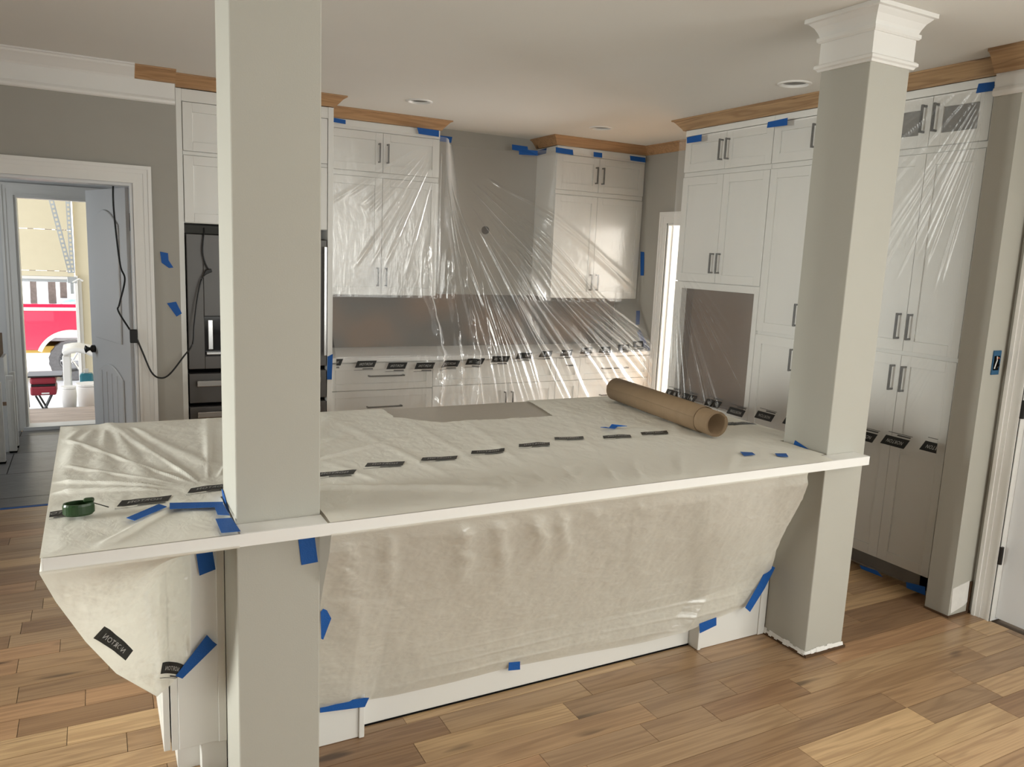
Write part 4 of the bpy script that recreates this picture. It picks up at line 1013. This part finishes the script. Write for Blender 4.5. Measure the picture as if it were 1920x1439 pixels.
# ------------------------------------------------------------------ mudroom shell, garage and outside
GY = 5.75; GX0, GX1, GZ1 = -.895, -.06, 2.04
wall('wall_mudroom', [(-2.2, GX0, GY, GY+.14, 0, H), (GX0, GX1, GY, GY+.14, GZ1, H), (GX1, .4, GY, GY+.14, 0, H), (-2.3, -2.2, DW1, 4.2, 0, H), (-2.3, -2.2, 5.2, GY+.14, 0, H), (-2.3, -2.2, 4.2, 5.2, 0, .95), (-2.3, -2.2, 4.2, 5.2, 2.05, H), (.17, .3, 4.23, GY, 0, H)], 'pale grey mudroom walls', 'door_white')
wframe('added_window_4', 0, -2.25, 4.2, 5.2, .95, 2.05, 2)  # added, unseen window for the mudroom fill lamp
struct(B(-2.3, .3, DW1, GY+.14, 2.50, 2.56).build('ceiling', 'greige_paint'), 'low mudroom ceiling')
casing('trim_20', 1, GY, -1, GX0, GX1, GZ1, .10, label='white casing of the garage doorway')
struct(B(GX0-.02, GX1+.02, GY-.03, GY+.15, .0002, .03).build('trim_21', 'door_white'), 'raised sill of the garage doorway')
mb = MB(); mb.box(GX0, GX0+.02, GY-.004, GY+.145, .03, GZ1); mb.box(GX1-.02, GX1, GY-.004, GY+.145, .03, GZ1); mb.box(GX0+.02, GX1-.02, GY-.004, GY+.145, GZ1-.02, GZ1)
struct(mb.build('trim_22', 'white_trim'), 'white jamb lining of the garage doorway')
lg = thing('landing_step', 'pale plywood landing step outside the garage doorway', 'step', (-.45, 6.3, -.55))
for i in range(4): B(-1.3, .3, 5.90+i*.21, 5.90+i*.21+.207, -.03, 0).build('plank', 'plywood', lg)
B(-1.25, .25, 5.92, 6.70, -.55, -.031).build('frame', 'bare_pine', lg)
# leaning stack of white mouldings and boxes by the garage doorway
lb = ['tall white moulding board leaning nearest the kitchen in the mudroom', 'narrow white moulding board in the middle of the leaning stack', 'white moulding board at the garage end of the leaning stack']
for i, (x, y, w_, h_) in enumerate(((-1.02, 4.62, .12, .62), (-.935, 4.95, .05, .62), (-.93, 5.12, .04, .62))):
    t = thing('moulding_board', lb[i], 'board', (x, y, 0), 'boards leaning in the mudroom')
    B(x-w_/2, x+w_/2, y-.02, y+.02, .012, h_).build('board', 'white_trim', t, .004)
    B(x-w_/2+.02, x+w_/2-.008, y-.028, y-.0205, .05, h_-.04).build('bead', 'white_trim', t, .002)
    B(x-w_/2, x+w_/2, y-.025, y+.025, .0005, .0115).build('end_cap', 'dark_gap', t)
for i, (z0, z1, l) in enumerate(((.0, .76, 'tall grey carton at the mudroom side wall'), (.761, .93, 'small brown carton on top of the grey carton'))):
    t = thing('carton', l, 'box', (-1.12, 5.05, z0)); B(-1.25, -.985+.02*(1-i), 4.95, 5.2, z0+.0005, z1).build('box', 'door_white' if i == 0 else 'oven_cavity', t, .003); B(-1.25, -.983+.02*(1-i), 4.948, 4.9495, (z0+z1)/2, (z0+z1)/2+.03).build('tape_band', 'backsplash_brown', t)
GF = -.55
struct(B(-4.2, 2.0, 5.89, 10.95, GF-.1, GF).build('floor', 'concrete'), 'concrete garage floor')
GDY = 10.95; JX = -.545
wall('wall_garage', [(JX, 2.0, GDY, GDY+.2, GF, 3.2), (-4.2, JX, GDY, GDY+.2, 2.9, 3.2), (1.9, 2.0, 5.89, GDY, GF, 3.2), (-4.3, -4.2, 5.89, 7.0, GF, 3.2), (-4.3, -4.2, 10.2, GDY, GF, 3.2), (-4.3, -4.2, 7.0, 10.2, 2.4, 3.2)], 'cream garage walls', 'garage_cream')  # unseen side opening is added for the garage fill lamp
struct(B(-4.3, 2.0, 5.89, 11.15, 3.2, 3.3).build('ceiling', 'garage_white'), 'garage ceiling')
gd = thing('garage_door', 'cream sectional garage door stopped half open', 'garage door', (-2.3, GDY-.06, 1.07))
gz = [1.135, 1.215, 1.80, 2.38, 2.95]
for a, b in zip(gz[:-1], gz[1:]): B(-4.15, JX-.015, GDY-.07, GDY-.02, a+.004, b-.004).build('panel', 'garage_cream', gd, .004)
B(-4.15, JX-.015, GDY-.075, GDY-.015, 1.095, 1.137).build('bottom_rail', 'garage_white', gd, .003)
B(-4.15, JX-.015, GDY-.065, GDY-.025, 1.055, 1.094).build('rubber_seal', 'galvanised', gd, .006)
tr_ = thing('door_track', 'white vertical garage door track on the jamb', 'track', (JX, GDY-.08, GF))
B(JX-.012, JX+.03, GDY-.10, GDY-.001, GF+.001, 1.15).build('channel', 'garage_white', tr_, .003); B(JX+.031, JX+.075, GDY-.03, GDY-.001, GF+.001, 1.1).build('jamb', 'garage_white', tr_, .003)
# perforated angle hangers
def perf(p, q, w, label):
    t = thing('perforated_hanger', label, 'bracket', tuple(p))
    p = np.array(p, float); q = np.array(q, float); L = np.linalg.norm(q-p); d = (q-p)/L; s = np.array((1.0, 0, 0)); s -= d*(s@d); s /= np.linalg.norm(s); n = np.cross(d, s)
    mb = MB(); k = int(L/.055)
    def bar(l0, l1, a0, a1): mb.quadbox([p+d*l0+s*a0-n*.002, p+d*l0+s*a1-n*.002, p+d*l0+s*a1+n*.002, p+d*l0+s*a0+n*.002, p+d*l1+s*a0-n*.002, p+d*l1+s*a1-n*.002, p+d*l1+s*a1+n*.002, p+d*l1+s*a0+n*.002])
    bar(0, L, -w/2, -w/4); bar(0, L, w/4, w/2)
    for i in range(k+1): l = L*i/(k+1e-9); bar(max(l-.012, 0), min(l+.012, L), -w/4, w/4)
    mb.build('perforated_web', 'galvanised', t)
    m2 = MB(); m2.quadbox([p+s*w/2, p+s*(w/2+.003), p+s*(w/2+.003)+n*w, p+s*w/2+n*w, q+s*w/2, q+s*(w/2+.003), q+s*(w/2+.003)+n*w, q+s*w/2+n*w]); m2.build('flange', 'galvanised', t)
    return t
HY = 9.6
a_ = at(92, 360, 1, HY); b_ = at(132, 512, 1, HY); perf(a_+(a_-b_)*.75, b_, .055, 'slanted perforated steel hanger strut in the garage')
a_ = at(127, 360, 1, HY); b_ = at(136, 512, 1, HY-.14); a_ = np.array((a_[0]-.02, HY-.14, 3.19)); perf(a_, b_, .05, 'upright perforated steel hanger strut in the garage')
c = at(136, 524, 1, HY-.06); hb = thing('hanger_bracket', 'small galvanised bracket where the two hanger struts meet', 'bracket', tuple(c))
mb = MB(); mb.box(c[0]-.06, c[0]+.05, c[1]-.02, c[1]+.04, c[2]-.05, c[2]+.03); mb.build('plate', 'galvanised', hb, .005); MB().tube([c+np.array((0, -.02, -.04)), c+np.array((.08, -.02, .01)), c+np.array((.12, -.02, -.02))], .012, 8).build('roller', 'garage_white', hb); B(c[0]-.03, c[0]+.01, c[1]-.025, c[1]+.03, c[2]-.19, c[2]-.051).build('strap', 'galvanised', hb, .003)
c = at(92, 374, 1, 8.9); MBc = MB(); n = 24
for r_, z_ in ((.17, .0), (.17, .03), (.02, .035)):
    for i in range(n): MBc.v.append((c[0]+r_*math.cos(2*math.pi*i/n), c[1]+r_*math.sin(2*math.pi*i/n), c[2]+.02+z_))
for k in range(2):
    for i in range(n): MBc.f.append((k*n+i, k*n+(i+1) % n, (k+1)*n+(i+1) % n, (k+1)*n+i))
MBc.f.append(tuple(range(n)))
fx = thing('garage_lamp', 'round garage lamp hanging above the hanger struts', 'lamp', tuple(c)); MBc.build('shade', 'black_plastic', fx, 0, True); MB().tube([(c[0], c[1], c[2]+.05), (c[0], c[1], 3.199)], .012, 8).build('stem', 'black_plastic', fx)
# red grill on crossed legs
g0 = at(57, 740, 1, 8.4); g1 = at(108, 704, 1, 8.4)
gr = thing('portable_grill', 'red portable grill on folding crossed legs', 'grill', ((g0[0]+g1[0])/2, 8.6, GF))
zl, zm, zh = g0[2]-.02, (g0[2]+g1[2])/2-.01, g1[2]-.02
B(g0[0], g1[0]-.02, 8.4, 8.75, zl, zm-.01).build('base', 'grill_red', gr, .02)
B(g0[0], g1[0]-.02, 8.4, 8.75, zm+.012, zh).build('lid', 'grill_red', gr, .025)
B(g0[0]+.01, g1[0]-.03, 8.405, 8.745, zm-.01, zm+.012).build('seam', 'black_plastic', gr)
B(g0[0]-.03, g1[0]+.05, 8.38, 8.77, zh+.001, zh+.02).build('top_tray', 'black_metal', gr, .004)
B((g0[0]+g1[0])/2-.03, (g0[0]+g1[0])/2+.05, 8.385, 8.3995, zl+.02, zl+.035).build('badge', 'garage_white', gr)
for y in (8.43, 8.72):
    MB().tube([(g0[0]+.05, y, zl-.003), (g1[0]-.07, y, GF+.012)], .011, 8).build('leg', 'black_metal', gr); MB().tube([(g1[0]-.07, y+.024, zl-.003), (g0[0]+.05, y+.024, GF+.012)], .011, 8).build('leg', 'black_metal', gr)
# dark board leaning by the doorway and white plastic table with things
tag(MB().slab([at(43, 660, 1, 6.75), at(50, 700, 1, 6.75), at(56, 764, 1, 6.75), at(46, 764, 1, 6.75)], (0, 1, 0), .03).build('leaning_board', 'black_plastic'), 'thin dark board leaning beside the garage doorway', 'board')
tb = thing('plastic_table', 'white plastic table with a drooping sheet in the garage', 'table', (-.45, 8.0, GF))
p0 = at(116, 660, 1, 7.8); p1 = at(200, 648, 1, 7.8)
u_ = np.linspace(0, 1, 30); v_ = np.linspace(0, 1, 20); UU, VV = np.meshgrid(u_, v_, indexing='ij')
Pt = np.stack([p0[0]+(p1[0]-p0[0])*UU, 7.8+.55*VV, p0[2]+.03*np.sin(UU*5)+.02*fbm(UU*4, VV*4)], -1); o = grid('cover', Pt, 'garage_white', tb); md = o.modifiers.new('t', 'SOLIDIFY'); md.thickness = .05
B(p0[0]+.0, p0[0]+.075, 7.82, 7.86, GF+.001, p0[2]-.05).build('leg', 'garage_white', tb, .01)
B(p0[0]+.0, p0[0]+.075, 8.28, 8.32, GF+.001, p0[2]-.05).build('leg', 'garage_white', tb, .01)
B(p1[0]-.07, p1[0], 7.82, 7.86, GF+.001, p1[2]-.05).build('leg', 'garage_white', tb, .01); B(p1[0]-.07, p1[0], 8.28, 8.32, GF+.001, p1[2]-.05).build('leg', 'garage_white', tb, .01)
tag(MB().slab([at(118, 668, 1, 7.95), at(130, 668, 1, 7.95), at(133, 722, 1, 7.95), at(126, 722, 1, 7.95)], (0, 1, 0), .04).build('yellow_board', 'yellow_plastic', None, .004), 'yellow upright board under the white plastic table', 'board')
def bucket(px, py, Y, r, h, label):
    c = at(px, py, 1, Y); t = thing('bucket', label, 'bucket', (c[0], c[1], GF), 'white buckets in the garage')
    MB().tube([(c[0], c[1], c[2]-h), (c[0], c[1], c[2]-h*.1), (c[0], c[1], c[2])], [r*.82, r, r*.96], 20).build('shell', 'garage_white', t, 0, True)
    MB().tube([(c[0], c[1], c[2]+.0005), (c[0], c[1], c[2]+.02)], [r*1.04, r*1.0], 20).build('lid', 'garage_white', t)
    if c[2]-h > GF+.02:
        B(c[0]-r*.8, c[0]+r*.8, c[1]-r*.8, c[1]+r*.8, GF+.001, c[2]-h-.001).build('crate', 'backsplash_grey', t)
bucket(129, 728, 7.62, .08, .22, 'white lidded bucket on a crate beside the yellow board')
bucket(166, 722, 7.28, .12, .28, 'larger white lidded bucket on a crate near the open door')
c = at(162, 700, 1, 8.1); t = thing('jug', 'teal plastic jug standing behind the white buckets', 'jug', (c[0], 8.1, GF)); B(c[0]-.07, c[0]+.07, 8.05, 8.18, GF+.001, c[2]-.0).build('body', 'teal_paint', t, .02); B(c[0]-.025, c[0]+.025, 8.09, 8.14, c[2]+.0005, c[2]+.05).build('cap', 'garage_white', t, .005)
# ground, truck, car, trees
TGZ = -.90
struct(B(-40, 40, 11.16, 90, TGZ-.2, TGZ).build('floor', 'ground'), 'pale driveway outside the garage')
TYY = 14.0
wc = at(136, 677, 1, TYY); RA = .50
tk = thing('truck', 'red pickup truck parked across the driveway', 'truck', (wc[0]-1, TYY+.8, TGZ))
zt = at(90, 583, 1, TYY)[2]; zb = at(60, 652, 1, TYY)[2]
prof = [(wc[0]-2.6, zb)]+[(wc[0]+RA*math.cos(q), wc[2]+RA*math.sin(q)) for q in np.linspace(math.pi-.42, .42, 20)]+[(wc[0]+1.2, zb), (wc[0]+1.2, zt), (wc[0]-2.6, zt)]
MB().slab([(x, TYY, z) for x, z in prof], (0, 1, 0), .08).build('bed_side', 'truck_red', tk, .01)
arch_ = [(wc[0]+(RA+.07)*math.cos(q), wc[2]+(RA+.07)*math.sin(q)) for q in np.linspace(math.pi-.35, .35, 24)]+[(wc[0]+RA*math.cos(q), wc[2]+RA*math.sin(q)) for q in np.linspace(.35, math.pi-.35, 24)]
MB().slab([(x, TYY-.03, z) for x, z in arch_], (0, 1, 0), .03).build('wheel_arch_trim', 'garage_white', tk, .006)
B(wc[0]-2.6, wc[0]+1.2, TYY-.01, TYY+.09, zt, zt+.05).build('bed_rail', 'garage_white', tk, .01)
B(wc[0]-2.6, wc[0]+1.2, TYY+1.6, TYY+1.68, zb, zt).build('far_bed_side', 'truck_red', tk)
B(wc[0]-2.5, wc[0]+1.1, TYY+.09, TYY+1.59, zb+.1, zb+.16).build('bed_floor', 'concrete', tk)
B(wc[0]-2.55, wc[0]+1.15, TYY+.15, TYY+1.5, zb-.12, zb+.0).build('chassis', 'yellow_plastic', tk)
cabx = wc[0]-1.45
MB().slab([(cabx-1.6, TYY+.04, zb), (cabx+.25, TYY+.04, zb), (cabx+.25, TYY+.04, zt), (cabx+.06, TYY+.04, zt+.50), (cabx-1.1, TYY+.04, zt+.52), (cabx-1.6, TYY+.04, zt)], (0, 1, 0), 1.6).build('cab', 'garage_white', tk, .03)
MB().slab([(cabx-.75, TYY+.02, zt+.05), (cabx+.16, TYY+.02, zt+.05), (cabx+.02, TYY+.02, zt+.43), (cabx-.75, TYY+.02, zt+.44)], (0, 1, 0), .015).build('cab_window', 'glass_pale', tk)
for xo in (0, -2.9):
    mb = MB(); n = 40
    ws = [(.36, 0), (.37, .05), (.37, .2), (.36, .25), (.22, .25), (.20, .06), (.22, 0)]
    for i in range(n):
        q = 2*math.pi*i/n
        for r_, y in ws:
            rr_ = r_+(.012 if (i % 2 and r_ > .34) else 0); mb.v.append((wc[0]+xo+rr_*math.cos(q), TYY+.02+y, wc[2]+rr_*math.sin(q)))
    k = len(ws)
    for i in range(n):
        for a in range(k): j = (i+1) % n; b = (a+1) % k; mb.f.append((i*k+a, i*k+b, j*k+b, j*k+a))
    wh = mb.build('wheel', 'tyre', tk)
    m2 = MB(); m2.tube([(wc[0]+xo, TYY+.05, wc[2]), (wc[0]+xo, TYY+.10, wc[2])], [.06, .20], 24)
    for i in range(6):
        q = 2*math.pi*i/6; m2.tube([(wc[0]+xo, TYY+.045, wc[2]), (wc[0]+xo+.19*math.cos(q), TYY+.03, wc[2]+.19*math.sin(q))], .02, 6)
    m2.build('rim', 'stainless_bright', wh)
cz = at(125, 572, 1, 22)
car = thing('parked_car', 'teal car parked beyond the red truck', 'car', (cz[0]+.6, 22.8, TGZ))
MB().slab([(cz[0]-1.7, 22, TGZ+.3), (cz[0]+2.6, 22, TGZ+.3), (cz[0]+2.6, 22, cz[2]-.45), (cz[0]+1.6, 22, cz[2]-.40), (cz[0]-.6, 22, cz[2]-.36), (cz[0]-1.7, 22, cz[2]-.45)], (0, 1, 0), 1.7).build('body', 'teal_paint', car, .08)
MB().slab([(cz[0]-.75, 22.15, cz[2]-.38), (cz[0]+1.7, 22.15, cz[2]-.38), (cz[0]+1.2, 22.15, cz[2]+.05), (cz[0]+.6, 22.15, cz[2]+.12), (cz[0]-.1, 22.15, cz[2]+.02)], (0, 1, 0), 1.4).build('cabin', 'teal_paint', car, .08)
MB().slab([(cz[0]-.45, 22.13, cz[2]-.34), (cz[0]+1.3, 22.13, cz[2]-.34), (cz[0]+1.0, 22.13, cz[2]-.02), (cz[0]+.05, 22.13, cz[2]-.02)], (0, 1, 0), .015).build('window', 'glass_pale', car)
for xo in (-1.0, 1.9): MB().tube([(cz[0]+xo, 21.97, TGZ+.32), (cz[0]+xo, 22.2, TGZ+.32)], .32, 24).build('wheel', 'tyre', car)
rt = random.Random(8)
for i in range(16):
    y = 30+(i % 3)*3.2; x = -7.2+(i//3)*1.7+(i % 3)*.35+rt.uniform(-.1, .1); h = 10+rt.random()*4; r = .10+.10*rt.random(); dx = rt.uniform(-.12, .12)
    t = tag(MB().tube([(x, y, TGZ+.001), (x+dx*.3, y, TGZ+h*.4), (x+dx, y, TGZ+h)], [r, r*.8, r*.3], 9).build('tree', 'bark', None, 0, True), 'bare winter tree trunk standing behind the parked cars', 'tree', 'bare trees beyond the driveway')
    br = MB()
    for k in range(9):
        z = TGZ+.8+rt.random()*6; q = rt.random()*6.28; l = .35+rt.random()*.3; br.tube([(x+dx*(z/h)*.6, y, z), (x+math.cos(q)*l*.5, y+math.sin(q)*l*.5, z+l*.5), (x+math.cos(q)*l, y+math.sin(q)*l, z+l*1.1)], [r*.35, r*.25, r*.1], 5)
    br.build('branches', 'bark', t)
